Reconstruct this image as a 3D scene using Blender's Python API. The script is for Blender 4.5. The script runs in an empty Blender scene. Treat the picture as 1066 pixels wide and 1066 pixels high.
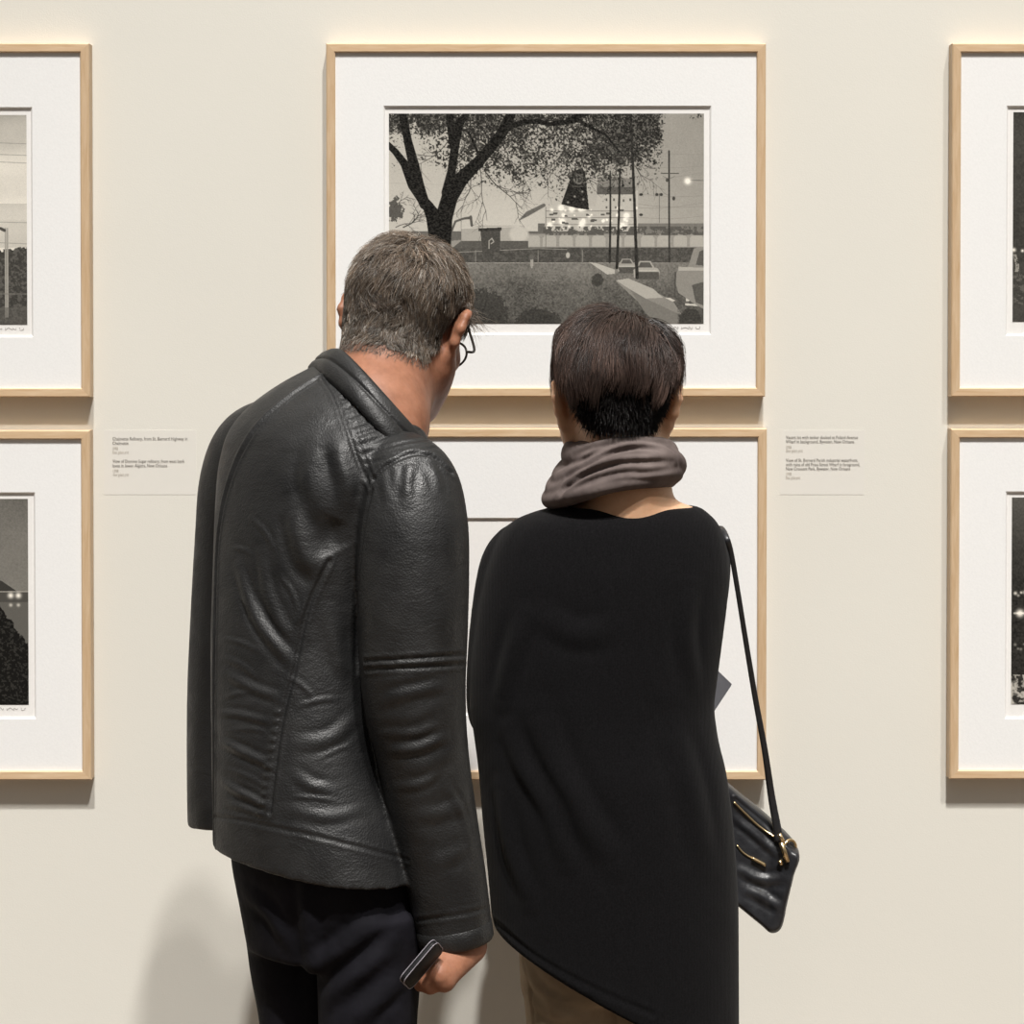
import bpy, bmesh, math, random
import numpy as np
from mathutils import Vector, Matrix
from mathutils.bvhtree import BVHTree

rng = np.random.default_rng(7)
random.seed(7)
SC = bpy.context.scene
COL = SC.collection

# ------------------------------------------------------------------ camera
W = 1066
FOC, CPX, CPY = 2200.0, 533.0, 402.0
CAM = np.array([0.0, -3.17, 1.62])
PITCH = math.radians(1.1)
DV = np.array([0, math.cos(PITCH), -math.sin(PITCH)])
UV_ = np.array([0, math.sin(PITCH), math.cos(PITCH)])
XV = np.array([1.0, 0, 0])
cd = bpy.data.cameras.new('camera')
cam = bpy.data.objects.new('camera', cd)
COL.objects.link(cam)
cam.location = CAM
cam.rotation_euler = (math.pi / 2 - PITCH, 0, 0)
cd.sensor_width = 36.0
cd.lens = FOC / W * 36.0
cd.shift_x = (W / 2 - CPX) / W
cd.shift_y = -(W / 2 - CPY) / W
SC.camera = cam

def P(px, py, y):
    """point of the world standing at depth y that is seen at a given spot of the photograph"""
    d = DV + UV_ * (CPY - py) / FOC + XV * (px - CPX) / FOC
    t = (y - CAM[1]) / d[1]
    return CAM + d * t

def proj(p):
    v = np.asarray(p) - CAM
    Z = v @ DV
    return np.stack([CPX + FOC * (v @ XV) / Z, CPY - FOC * (v @ UV_) / Z], -1)

def mpp(y):           # metres per pixel at depth y
    return (y - CAM[1]) / FOC

# ------------------------------------------------------------------ node helpers
def new_mat(name):
    m = bpy.data.materials.new(name)
    m.use_nodes = True
    nt = m.node_tree
    b = nt.nodes['Principled BSDF']
    return m, nt, b

def nd(nt, t, **kw):
    n = nt.nodes.new(t)
    for k, v in kw.items():
        if k in n.inputs:
            n.inputs[k].default_value = v
        else:
            setattr(n, k, v)
    return n

def ramp(nt, fac, c0, c1, p0=0.0, p1=1.0):
    r = nt.nodes.new('ShaderNodeValToRGB')
    r.color_ramp.elements[0].position = p0
    r.color_ramp.elements[1].position = p1
    r.color_ramp.elements[0].color = (*c0, 1)
    r.color_ramp.elements[1].color = (*c1, 1)
    nt.links.new(fac, r.inputs[0])
    return r.outputs[0]

def noise(nt, scale, detail=3, rough=0.55, dist=0.0, vec=None):
    n = nd(nt, 'ShaderNodeTexNoise', Scale=scale, Detail=detail, Roughness=rough, Distortion=dist)
    if vec is None:
        tc = nt.nodes.new('ShaderNodeTexCoord')
        vec = tc.outputs['Object']
    nt.links.new(vec, n.inputs['Vector'])
    return n.outputs['Fac']

def objvec(nt, scale=(1, 1, 1)):
    tc = nt.nodes.new('ShaderNodeTexCoord')
    mp = nt.nodes.new('ShaderNodeMapping')
    mp.inputs['Scale'].default_value = scale
    nt.links.new(tc.outputs['Object'], mp.inputs['Vector'])
    return mp.outputs['Vector']

def bump(nt, b, h, strength, dist=0.001, prev=None):
    n = nd(nt, 'ShaderNodeBump', Strength=strength, Distance=dist)
    nt.links.new(h, n.inputs['Height'])
    if prev is not None:
        nt.links.new(prev, n.inputs['Normal'])
    nt.links.new(n.outputs[0], b.inputs['Normal'])
    return n.outputs[0]

def simple(name, c0, c1, scale=40, rough=0.6, bs=0.2, bd=0.001, metal=0.0, vec=(1, 1, 1), spec=0.5):
    m, nt, b = new_mat(name)
    v = objvec(nt, vec)
    f = noise(nt, scale, vec=v)
    nt.links.new(ramp(nt, f, c0, c1, 0.3, 0.7), b.inputs['Base Color'])
    b.inputs['Roughness'].default_value = rough
    b.inputs['Metallic'].default_value = metal
    b.inputs['Specular IOR Level'].default_value = spec
    if bs:
        bump(nt, b, f, bs, bd)
    return m

M = {}
# painted gallery wall: fine roller stipple and very soft unevenness
m, nt, b = new_mat('wall_paint')
nt.links.new(ramp(nt, noise(nt, 2.2, 4), (0.742, 0.722, 0.655), (0.766, 0.746, 0.678), 0.3, 0.7), b.inputs['Base Color'])
b.inputs['Roughness'].default_value = 0.75
b.inputs['Specular IOR Level'].default_value = 0.25
n1 = bump(nt, b, noise(nt, 420, 3), 0.14, 0.0012)
bump(nt, b, noise(nt, 90, 3), 0.05, 0.002, n1)
M['wall'] = m
M['floor'] = simple('floor_wood', (0.10, 0.07, 0.045), (0.17, 0.12, 0.08), 6, 0.45, 0.1, 0.001, vec=(1, 12, 1))
M['base'] = simple('trim_paint', (0.70, 0.66, 0.56), (0.73, 0.69, 0.59), 20, 0.5, 0.05)
def wood(name, vec, k=1.0):
    m, nt, b = new_mat(name)
    v = objvec(nt, vec)
    f = noise(nt, 6, 5, 0.6, 0.6, v)
    c = ramp(nt, f, (0.545 * k, 0.370 * k, 0.212 * k), (0.655 * k, 0.490 * k, 0.320 * k), 0.3, 0.72)
    nt.links.new(c, b.inputs['Base Color'])
    b.inputs['Roughness'].default_value = 0.5
    bump(nt, b, f, 0.12, 0.0006)
    return m
M['maple_h'] = wood('pale_maple_lit_grain_across', (3, 30, 30), 1.10)  # same maple, lightened: light on the level members is put into the colour
M['maple_v'] = wood('pale_maple_grain_upright', (30, 30, 3), 1.0)
M['mat'] = simple('mat_board', (0.845, 0.845, 0.835), (0.875, 0.875, 0.865), 300, 0.9, 0.25, 0.0006, spec=0.1)
M['paper'] = simple('print_paper', (0.83, 0.815, 0.79), (0.86, 0.845, 0.82), 250, 0.85, 0.1, 0.0004, spec=0.1)
M['core'] = simple('mat_core', (0.86, 0.85, 0.83), (0.9, 0.89, 0.87), 250, 0.9, 0.0, spec=0.1)
M['pencil'] = simple('pencil', (0.30, 0.28, 0.26), (0.42, 0.40, 0.38), 900, 0.8, 0)
M['label'] = simple('label_card', (0.748, 0.726, 0.668), (0.758, 0.736, 0.678), 60, 0.7, 0.0, spec=0.2)
M['ink'] = simple('label_ink', (0.20, 0.185, 0.17), (0.24, 0.22, 0.20), 60, 0.7, 0)
M['ink2'] = simple('label_ink_pale', (0.46, 0.42, 0.37), (0.52, 0.48, 0.42), 60, 0.7, 0)

m, nt, b = new_mat('silver_print')
at = nd(nt, 'ShaderNodeVertexColor', layer_name='tone')
mixn = nd(nt, 'ShaderNodeMixRGB', blend_type='MULTIPLY')
mixn.inputs[0].default_value = 0.35
nt.links.new(at.outputs[0], mixn.inputs[1])
nt.links.new(ramp(nt, noise(nt, 1500, 2), (0.6, 0.6, 0.6), (1.3, 1.3, 1.3), 0.3, 0.7), mixn.inputs[2])
nt.links.new(mixn.outputs[0], b.inputs['Base Color'])
b.inputs['Roughness'].default_value = 0.7
b.inputs['Specular IOR Level'].default_value = 0.04
M['print'] = m

# leather: grain, creasing
m, nt, b = new_mat('black_leather')
f = noise(nt, 9, 4, 0.6, 0.8)
nt.links.new(ramp(nt, f, (0.0052, 0.0053, 0.0058), (0.0165, 0.0163, 0.0160), 0.3, 0.75), b.inputs['Base Color'])
nt.links.new(ramp(nt, noise(nt, 25, 3), (0.42,) * 3, (0.64,) * 3, 0.3, 0.7), b.inputs['Roughness'])
b.inputs['Specular IOR Level'].default_value = 0.55
n1 = bump(nt, b, noise(nt, 16, 5, 0.6, 1.5, objvec(nt, (1, 1, 1.7))), 0.16, 0.010)
vo = nd(nt, 'ShaderNodeTexVoronoi', Scale=420.0)
nt.links.new(objvec(nt), vo.inputs['Vector'])
bump(nt, b, vo.outputs['Distance'], 0.25, 0.0015, n1)
M['leather'] = m
M['bagleather'] = simple('bag_leather', (0.010, 0.010, 0.012), (0.022, 0.023, 0.026), 60, 0.38, 0.35, 0.003)

m, nt, b = new_mat('black_knit')
v = objvec(nt, (1, 1, 1))
wv = nd(nt, 'ShaderNodeTexWave', Scale=170.0, Distortion=2.0, Detail=2.0)
nt.links.new(v, wv.inputs['Vector'])
nt.links.new(ramp(nt, noise(nt, 500, 3), (0.0016, 0.0015, 0.0018), (0.0075, 0.0070, 0.0080), 0.3, 0.75), b.inputs['Base Color'])
b.inputs['Roughness'].default_value = 0.95
b.inputs['Specular IOR Level'].default_value = 0.12
b.inputs['Sheen Weight'].default_value = 0.025
b.inputs['Sheen Roughness'].default_value = 0.6
n1 = bump(nt, b, wv.outputs['Fac'], 0.25, 0.0015)
bump(nt, b, noise(nt, 7, 3, 0.5, 0.6, objvec(nt, (1.6, 1, 0.7))), 0.4, 0.016, n1)
M['knit'] = m
M['denim'] = simple('dark_denim', (0.0040, 0.0038, 0.0055), (0.0095, 0.0088, 0.0125), 20, 0.85, 0.5, 0.008, spec=0.15)
M['beige'] = simple('beige_cotton', (0.25, 0.19, 0.125), (0.36, 0.28, 0.195), 25, 0.85, 0.35, 0.006, spec=0.2)
M['shoe'] = simple('shoe_leather', (0.02, 0.017, 0.014), (0.035, 0.03, 0.026), 30, 0.4, 0.1)
M['scarf'] = simple('grey_brown_cotton', (0.105, 0.083, 0.078), (0.180, 0.146, 0.136), 30, 0.95, 0.3, 0.003, spec=0.1)
M['metal_dark'] = simple('dark_metal', (0.03, 0.026, 0.022), (0.05, 0.044, 0.04), 80, 0.3, 0, metal=0.6)
M['gold'] = simple('gold_metal', (0.75, 0.55, 0.30), (0.85, 0.66, 0.38), 80, 0.28, 0, metal=1.0)
M['phone'] = simple('phone_black', (0.005, 0.005, 0.006), (0.009, 0.009, 0.010), 80, 0.55, 0, spec=0.2)
M['rim'] = simple('pale_rim', (0.22, 0.20, 0.23), (0.30, 0.28, 0.31), 80, 0.4, 0)
M['booklet'] = simple('booklet_cover', (0.020, 0.020, 0.026), (0.03, 0.03, 0.036), 60, 0.5, 0.05)
M['page'] = simple('booklet_page', (0.6, 0.59, 0.56), (0.66, 0.65, 0.62), 60, 0.8, 0)
M['eye'] = simple('eyeball', (0.75, 0.72, 0.70), (0.8, 0.78, 0.76), 60, 0.25, 0)

def skin(name, c0, c1):
    m, nt, b = new_mat(name)
    f = noise(nt, 28, 5, 0.65)
    nt.links.new(ramp(nt, f, c0, c1, 0.32, 0.7), b.inputs['Base Color'])
    b.inputs['Roughness'].default_value = 0.5
    b.inputs['Specular IOR Level'].default_value = 0.35
    b.inputs['Subsurface Weight'].default_value = 0.12
    b.inputs['Subsurface Radius'].default_value = (0.012, 0.004, 0.002)
    b.inputs['Subsurface Scale'].default_value = 0.5
    n1 = bump(nt, b, noise(nt, 260, 3), 0.18, 0.0012)
    bump(nt, b, noise(nt, 60, 4), 0.25, 0.002, n1)
    return m
M['skin_man'] = skin('ruddy_skin', (0.235, 0.098, 0.054), (0.40, 0.185, 0.112))
M['skin_woman'] = skin('fair_skin', (0.56, 0.32, 0.19), (0.68, 0.42, 0.265))

def hairmat(name, rough=0.42):
    m, nt, b = new_mat(name)
    at = nd(nt, 'ShaderNodeVertexColor', layer_name='tone')
    nt.links.new(at.outputs[0], b.inputs['Base Color'])
    b.inputs['Roughness'].default_value = rough
    b.inputs['Specular IOR Level'].default_value = 0.5
    return m
M['hair'] = hairmat('hair_strands', 0.4)
M['haircap'] = hairmat('hair_under', 1.0)
M['haircap'].node_tree.nodes['Principled BSDF'].inputs['Specular IOR Level'].default_value = 0.0

# ------------------------------------------------------------------ object helpers
def link(name, me, mat=None, parent=None, base=None):
    o = bpy.data.objects.new(name, me)
    COL.objects.link(o)
    if mat is not None:
        for mm in (mat if isinstance(mat, (list, tuple)) else [mat]):
            me.materials.append(mm)
    if parent is not None:
        o.parent = parent
    elif base is not None:
        o.location = base
    return o

def mesh_from(name, V, F, smooth=True):
    me = bpy.data.meshes.new(name)
    V = np.asarray(V, dtype=np.float64)
    if isinstance(F, np.ndarray):
        F = F.tolist()
    me.from_pydata(V.tolist(), [], F)
    me.update()
    if smooth:
        me.polygons.foreach_set('use_smooth', np.ones(len(me.polygons), dtype=bool))
    return me

def fast_mesh(name, V, F, smooth=True):
    """quads or triangles in one numpy array"""
    V = np.asarray(V, dtype=np.float32)
    F = np.asarray(F, dtype=np.int32)
    k = F.shape[1]
    me = bpy.data.meshes.new(name)
    me.vertices.add(len(V)); me.vertices.foreach_set('co', V.ravel())
    me.loops.add(F.size); me.loops.foreach_set('vertex_index', F.ravel())
    me.polygons.add(len(F))
    me.polygons.foreach_set('loop_start', np.arange(0, F.size, k, dtype=np.int32))
    me.polygons.foreach_set('loop_total', np.full(len(F), k, dtype=np.int32))
    me.update(calc_edges=True)
    me.validate()
    if smooth:
        me.polygons.foreach_set('use_smooth', np.ones(len(me.polygons), dtype=bool))
    return me

def set_tone(me, cols):
    ca = me.color_attributes.new('tone', 'FLOAT_COLOR', 'POINT')
    c = np.ones((len(cols), 4), dtype=np.float32)
    c[:, :3] = cols
    ca.data.foreach_set('color', c.ravel())

def props(o, label=None, cat=None, group=None, kind=None):
    if label: o['label'] = label
    if cat: o['category'] = cat
    if group: o['group'] = group
    if kind: o['kind'] = kind
    return o

def empty(name, loc):
    o = bpy.data.objects.new(name, None)
    COL.objects.link(o)
    o.location = loc
    o.empty_display_size = 0.05
    return o

class Geo:
    """collects pieces of ONE part"""
    def __init__(s): s.V = []; s.F = []; s.n = 0; s.m = []
    def add(s, V, F, mi=0):
        V = np.asarray(V, dtype=np.float64)
        s.V.append(V)
        s.F += [[i + s.n for i in f] for f in F]
        s.m += [mi] * len(F)
        s.n += len(V)
    def box(s, c, h, mi=0, R=None):
        c = np.asarray(c, float); h = np.asarray(h, float)
        v = np.array([[x, y, z] for x in (-1, 1) for y in (-1, 1) for z in (-1, 1)], float) * h
        if R is not None: v = v @ np.asarray(R).T
        s.add(v + c, [(0, 1, 3, 2), (4, 6, 7, 5), (0, 4, 5, 1), (2, 3, 7, 6), (0, 2, 6, 4), (1, 5, 7, 3)], mi)
    def tube(s, pts, rad, n=10, mi=0, flat=1.0, up=(0, 0, 1), cap=True):
        v, f = sweep(pts, rad, n, flat, up, cap)
        s.add(v, f, mi)
    def arr(s): return np.concatenate(s.V)
    def build(s, name, mat, parent=None, base=(0, 0, 0), smooth=True, bevel=0):
        me = mesh_from(name, s.arr() - np.asarray(base), s.F, smooth)
        me.polygons.foreach_set('material_index', np.array(s.m, dtype=np.int32))
        o = link(name, me, mat, parent, base)
        if bevel:
            bv = o.modifiers.new('bevel', 'BEVEL'); bv.width = bevel; bv.segments = 2; bv.limit_method = 'ANGLE'
        return o

def interp_path(pts, n):
    """smooth (Catmull-Rom) resampling; pts rows may carry extra columns"""
    p = np.asarray(pts, float)
    if len(p) == 2:
        t = np.linspace(0, 1, n)[:, None]
        return p[0] * (1 - t) + p[1] * t
    q = np.vstack([2 * p[0] - p[1], p, 2 * p[-1] - p[-2]])
    out = []
    for u in np.linspace(0, len(p) - 1 - 1e-9, n):
        i = int(u); t = u - i
        a, b_, c, d = q[i], q[i + 1], q[i + 2], q[i + 3]
        out.append(0.5 * ((2 * b_) + (-a + c) * t + (2 * a - 5 * b_ + 4 * c - d) * t * t + (-a + 3 * b_ - 3 * c + d) * t ** 3))
    return np.array(out)

def sweep(pts, rad, n=12, flat=1.0, up=(0, 0, 1), cap=True, closed=False):
    pts = np.asarray(pts, float)
    rad = np.broadcast_to(np.asarray(rad, float), (len(pts),))
    if closed:
        T = np.roll(pts, -1, 0) - np.roll(pts, 1, 0)
    else:
        T = np.gradient(pts, axis=0)
    T /= np.linalg.norm(T, axis=1, keepdims=True) + 1e-12
    up = np.asarray(up, float)
    V = []
    a = np.linspace(0, 2 * math.pi, n, endpoint=False)
    for p, t, r in zip(pts, T, rad):
        s = np.cross(t, up)
        if np.linalg.norm(s) < 1e-4: s = np.cross(t, (0, 1, 0.01))
        s /= np.linalg.norm(s); u = np.cross(s, t)
        V.append(p + r * (np.cos(a)[:, None] * s + flat * np.sin(a)[:, None] * u))
    V = np.concatenate(V)
    F = []
    L = len(pts)
    for i in range(L if closed else L - 1):
        for j in range(n):
            k = (j + 1) % n; i2 = (i + 1) % L
            F.append((i * n + j, i * n + k, i2 * n + k, i2 * n + j))
    if cap and not closed:
        F.append(tuple(range(n))[::-1]); F.append(tuple((L - 1) * n + j for j in range(n)))
    return V, F

def loft(rings):
    R = [np.asarray(r) for r in rings]
    n = len(R[0]); V = np.concatenate(R); F = []
    for i in range(len(R) - 1):
        for j in range(n):
            k = (j + 1) % n
            F.append((i * n + j, i * n + k, (i + 1) * n + k, (i + 1) * n + j))
    F.append(tuple(range(n))[::-1]); F.append(tuple((len(R) - 1) * n + j for j in range(n)))
    return V, F

def remesh(geo, voxel, it=6, lam=0.5):
    """one continuous skin over the overlapping pieces"""
    me = mesh_from('tmp', geo.arr(), geo.F)
    bm = bmesh.new(); bm.from_mesh(me)
    bmesh.ops.recalc_face_normals(bm, faces=bm.faces); bm.to_mesh(me); bm.free()
    o = bpy.data.objects.new('tmp', me); COL.objects.link(o)
    md = o.modifiers.new('r', 'REMESH'); md.mode = 'VOXEL'; md.voxel_size = voxel; md.use_smooth_shade = True
    dg = bpy.context.evaluated_depsgraph_get(); dg.update()
    ev = o.evaluated_get(dg); em = ev.to_mesh()
    V = np.empty(len(em.vertices) * 3); em.vertices.foreach_get('co', V); V = V.reshape(-1, 3)
    F = [tuple(p.vertices) for p in em.polygons]
    F = np.array([f if len(f) == 4 else (f + (f[-1],)) for f in F])
    ev.to_mesh_clear(); bpy.data.objects.remove(o); bpy.data.meshes.remove(me)
    return smooth(V, F, it, lam), F

def edges_of(F):
    E = np.concatenate([np.stack([F[:, i], F[:, (i + 1) % F.shape[1]]], 1) for i in range(F.shape[1])])
    E = np.sort(E, 1); E = E[E[:, 0] != E[:, 1]]
    return np.unique(E, axis=0)

def smooth(V, F, it, lam=0.5):
    E = edges_of(F); n = len(V)
    deg = np.bincount(E.ravel(), minlength=n)[:, None]
    for _ in range(it):
        A = np.zeros_like(V)
        for c in range(3):
            A[:, c] = np.bincount(E[:, 0], V[E[:, 1], c], n) + np.bincount(E[:, 1], V[E[:, 0], c], n)
        V = V + lam * (A / np.maximum(deg, 1) - V)
    return V

def normals(V, F):
    a = V[F[:, 2]] - V[F[:, 0]]; b_ = V[F[:, 3]] - V[F[:, 1]] if F.shape[1] == 4 else V[F[:, 1]] - V[F[:, 0]]
    n = np.cross(a, b_)
    if F.shape[1] == 3: n = -n
    N = np.zeros_like(V)
    for i in range(F.shape[1]):
        for c in range(3):
            N[:, c] += np.bincount(F[:, i], n[:, c], len(V))
    return N / (np.linalg.norm(N, axis=1, keepdims=True) + 1e-12)

# ------------------------------------------------------------------ implicit bodies
class Blob:
    def __init__(s, lo, hi, h):
        s.lo = np.asarray(lo, float); s.h = h
        s.n = np.ceil((np.asarray(hi) - s.lo) / h).astype(int) + 1
        s.F = np.full(tuple(s.n), 1.0, dtype=np.float32)
    def _win(s, lo, hi):
        i0 = np.maximum(np.floor((lo - s.lo) / s.h).astype(int), 0)
        i1 = np.minimum(np.ceil((hi - s.lo) / s.h).astype(int) + 1, s.n)
        sl = tuple(slice(a, b_) for a, b_ in zip(i0, i1))
        ax = [s.lo[k] + s.h * np.arange(i0[k], i1[k]) for k in range(3)]
        return sl, ax
    def _mix(s, sl, d, k):
        f = s.F[sl]
        h = np.maximum(k - np.abs(f - d), 0.0) / max(k, 1e-6)
        s.F[sl] = np.minimum(f, d) - h * h * k * 0.25
    def cone(s, a, b_, ra, rb, k=0.01):
        a = np.asarray(a, float); b_ = np.asarray(b_, float)
        m_ = max(ra, rb) + k + 3 * s.h
        sl, (x, y, z) = s._win(np.minimum(a, b_) - m_, np.maximum(a, b_) + m_)
        d = b_ - a; L = d @ d + 1e-12
        X, Y, Z = x[:, None, None] - a[0], y[None, :, None] - a[1], z[None, None, :] - a[2]
        t = np.clip((X * d[0] + Y * d[1] + Z * d[2]) / L, 0, 1)
        D = np.sqrt((X - t * d[0]) ** 2 + (Y - t * d[1]) ** 2 + (Z - t * d[2]) ** 2) - (ra + (rb - ra) * t)
        s._mix(sl, D.astype(np.float32), k)
    def ell(s, c, r, R=None, k=0.01):
        c = np.asarray(c, float); r = np.asarray(r, float)
        R = np.eye(3) if R is None else np.asarray(R)
        m_ = r.max() + k + 3 * s.h
        sl, (x, y, z) = s._win(c - m_, c + m_)
        X, Y, Z = x[:, None, None] - c[0], y[None, :, None] - c[1], z[None, None, :] - c[2]
        u = [(X * R[0, i] + Y * R[1, i] + Z * R[2, i]) for i in range(3)]
        k0 = np.sqrt(sum((u[i] / r[i]) ** 2 for i in range(3)))
        k1 = np.sqrt(sum((u[i] / r[i] ** 2) ** 2 for i in range(3))) + 1e-9
        s._mix(sl, (k0 * (k0 - 1) / k1).astype(np.float32), k)
    def mesh(s):
        F = s.F; ins = F < 0
        nx, ny, nz = F.shape
        c = np.zeros((nx - 1, ny - 1, nz - 1), np.int8)
        for i in (0, 1):
            for j in (0, 1):
                for k in (0, 1):
                    c += ins[i:nx - 1 + i, j:ny - 1 + j, k:nz - 1 + k]
        cells = np.argwhere((c > 0) & (c < 8))
        idx = np.full(c.shape, -1, np.int64)
        idx[tuple(cells.T)] = np.arange(len(cells))
        acc = np.zeros((len(cells), 3)); cnt = np.zeros(len(cells))
        cor = [(i, j, k) for i in (0, 1) for j in (0, 1) for k in (0, 1)]
        val = {q: F[cells[:, 0] + q[0], cells[:, 1] + q[1], cells[:, 2] + q[2]].astype(float) for q in cor}
        for q in cor:
            for ax in range(3):
                if q[ax] == 0:
                    q2 = list(q); q2[ax] = 1; q2 = tuple(q2)
                    a, b_ = val[q], val[q2]
                    hit = (a < 0) != (b_ < 0)
                    t = np.where(hit, a / np.where(a == b_, 1, a - b_), 0)
                    p = np.array(q, float)[None, :].repeat(len(cells), 0)
                    p[:, ax] += t
                    acc += p * hit[:, None]; cnt += hit
        V = s.lo + s.h * (cells + acc / cnt[:, None])
        Q = []
        for ax in range(3):
            a1, a2 = (ax + 1) % 3, (ax + 2) % 3
            s0 = [slice(None)] * 3; s1 = [slice(None)] * 3
            s0[ax] = slice(0, -1); s1[ax] = slice(1, None)
            A, B = ins[tuple(s0)], ins[tuple(s1)]
            e = np.argwhere(A != B)
            ok = (e[:, a1] > 0) & (e[:, a2] > 0) & (e[:, a1] < F.shape[a1] - 1) & (e[:, a2] < F.shape[a2] - 1)
            e = e[ok]
            flip = A[tuple(e.T)]
            o1 = np.zeros(3, int); o1[a1] = 1; o2 = np.zeros(3, int); o2[a2] = 1
            q = np.stack([idx[tuple((e - o1 - o2).T)], idx[tuple((e - o2).T)], idx[tuple(e.T)], idx[tuple((e - o1).T)]], 1)
            q[~flip] = q[~flip][:, ::-1]
            Q.append(q)
        return V, np.concatenate(Q)

def rot(yaw, roll, pitch):
    return np.array(Matrix.Rotation(yaw, 3, 'Z') @ Matrix.Rotation(roll, 3, 'Y') @ Matrix.Rotation(pitch, 3, 'X'))

def add_head(B, C, R, s=1.0, ear=1.0, jaw=1.0, prot=1.0, wid=1.0):
    """skull, jaw, brow, nose, lips, ears in head space: x right, y forwards, z up; ears at z = 0"""
    L = lambda *p: C + R @ (np.array(p) * s)
    B.ell(L(0, -0.012, 0.040), np.array((0.076 * wid, 0.098, 0.080)) * s, R, 0.01)
    B.ell(L(0, -0.055, 0.012), np.array((0.060 * wid, 0.050, 0.060)) * s, R, 0.03)
    B.ell(L(0, 0.040, 0.000), np.array((0.064, 0.058, 0.075)) * s, R, 0.03)
    B.ell(L(0, 0.045, -0.060), np.array((0.050 * jaw, 0.050, 0.050)) * s, R, 0.03)
    B.ell(L(0, 0.078, -0.098), np.array((0.026, 0.020, 0.018)) * s, R, 0.025)
    for sx in (-1, 1):
        B.cone(L(sx * 0.060, 0.012, -0.040), L(sx * 0.030, 0.072, -0.090), 0.020 * s, 0.016 * s, 0.03)
        B.ell(L(sx * 0.040, 0.072, -0.018), np.array((0.024, 0.020, 0.018)) * s, R, 0.02)
        B.cone(L(sx * 0.012, 0.093, 0.026), L(sx * 0.045, 0.078, 0.022), 0.009 * s, 0.008 * s, 0.014)
        B.ell(L(sx * 0.011, 0.099, -0.034), np.array((0.008, 0.010, 0.007)) * s, R, 0.008)
        # ear: helix, concha, lobe
        e = lambda a, b_, c: L(sx * (0.076 + (a - 0.076) * prot), b_, c)
        hel = [(0.074, 0.014, 0.006), (0.082, 0.012, 0.026), (0.089, -0.002, 0.036), (0.094, -0.016, 0.028), (0.094, -0.021, 0.008), (0.088, -0.015, -0.012), (0.081, -0.004, -0.026)]
        for a, b_ in zip(hel[:-1], hel[1:]):
            B.cone(e(*a), e(*b_), 0.0048 * s * ear, 0.0048 * s * ear, 0.009)
        B.ell(e(0.081, -0.004, 0.008), np.array((0.007, 0.015, 0.024)) * s, R @ np.array(Matrix.Rotation(sx * 0.45, 3, 'Z')), 0.008)
        B.ell(e(0.078, 0.000, -0.026), np.array((0.007, 0.010, 0.012)) * s, R, 0.008)
    B.cone(L(0, 0.096, 0.014), L(0, 0.116, -0.030), 0.009 * s, 0.013 * s, 0.015)
    B.ell(L(0, 0.090, -0.062), np.array((0.024, 0.010, 0.006)) * s, R, 0.008)
    B.ell(L(0, 0.088, -0.072), np.array((0.021, 0.010, 0.007)) * s, R, 0.008)

# ------------------------------------------------------------------ the room
def room():
    g = Geo(); g.box((0, 0.06, 1.6), (4.0, 0.06, 1.6)); props(g.build('wall_back', M['wall'], smooth=False), kind='structure')
    g = Geo(); g.box((0, -2.2, -0.05), (4.0, 2.32, 0.05)); props(g.build('floor', M['floor'], smooth=False), kind='structure')
    g = Geo(); g.box((0, -0.006, 0.05), (4.0, 0.006, 0.05)); props(g.build('baseboard_back', M['base'], smooth=False, bevel=0.002), kind='structure')
room()

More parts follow.
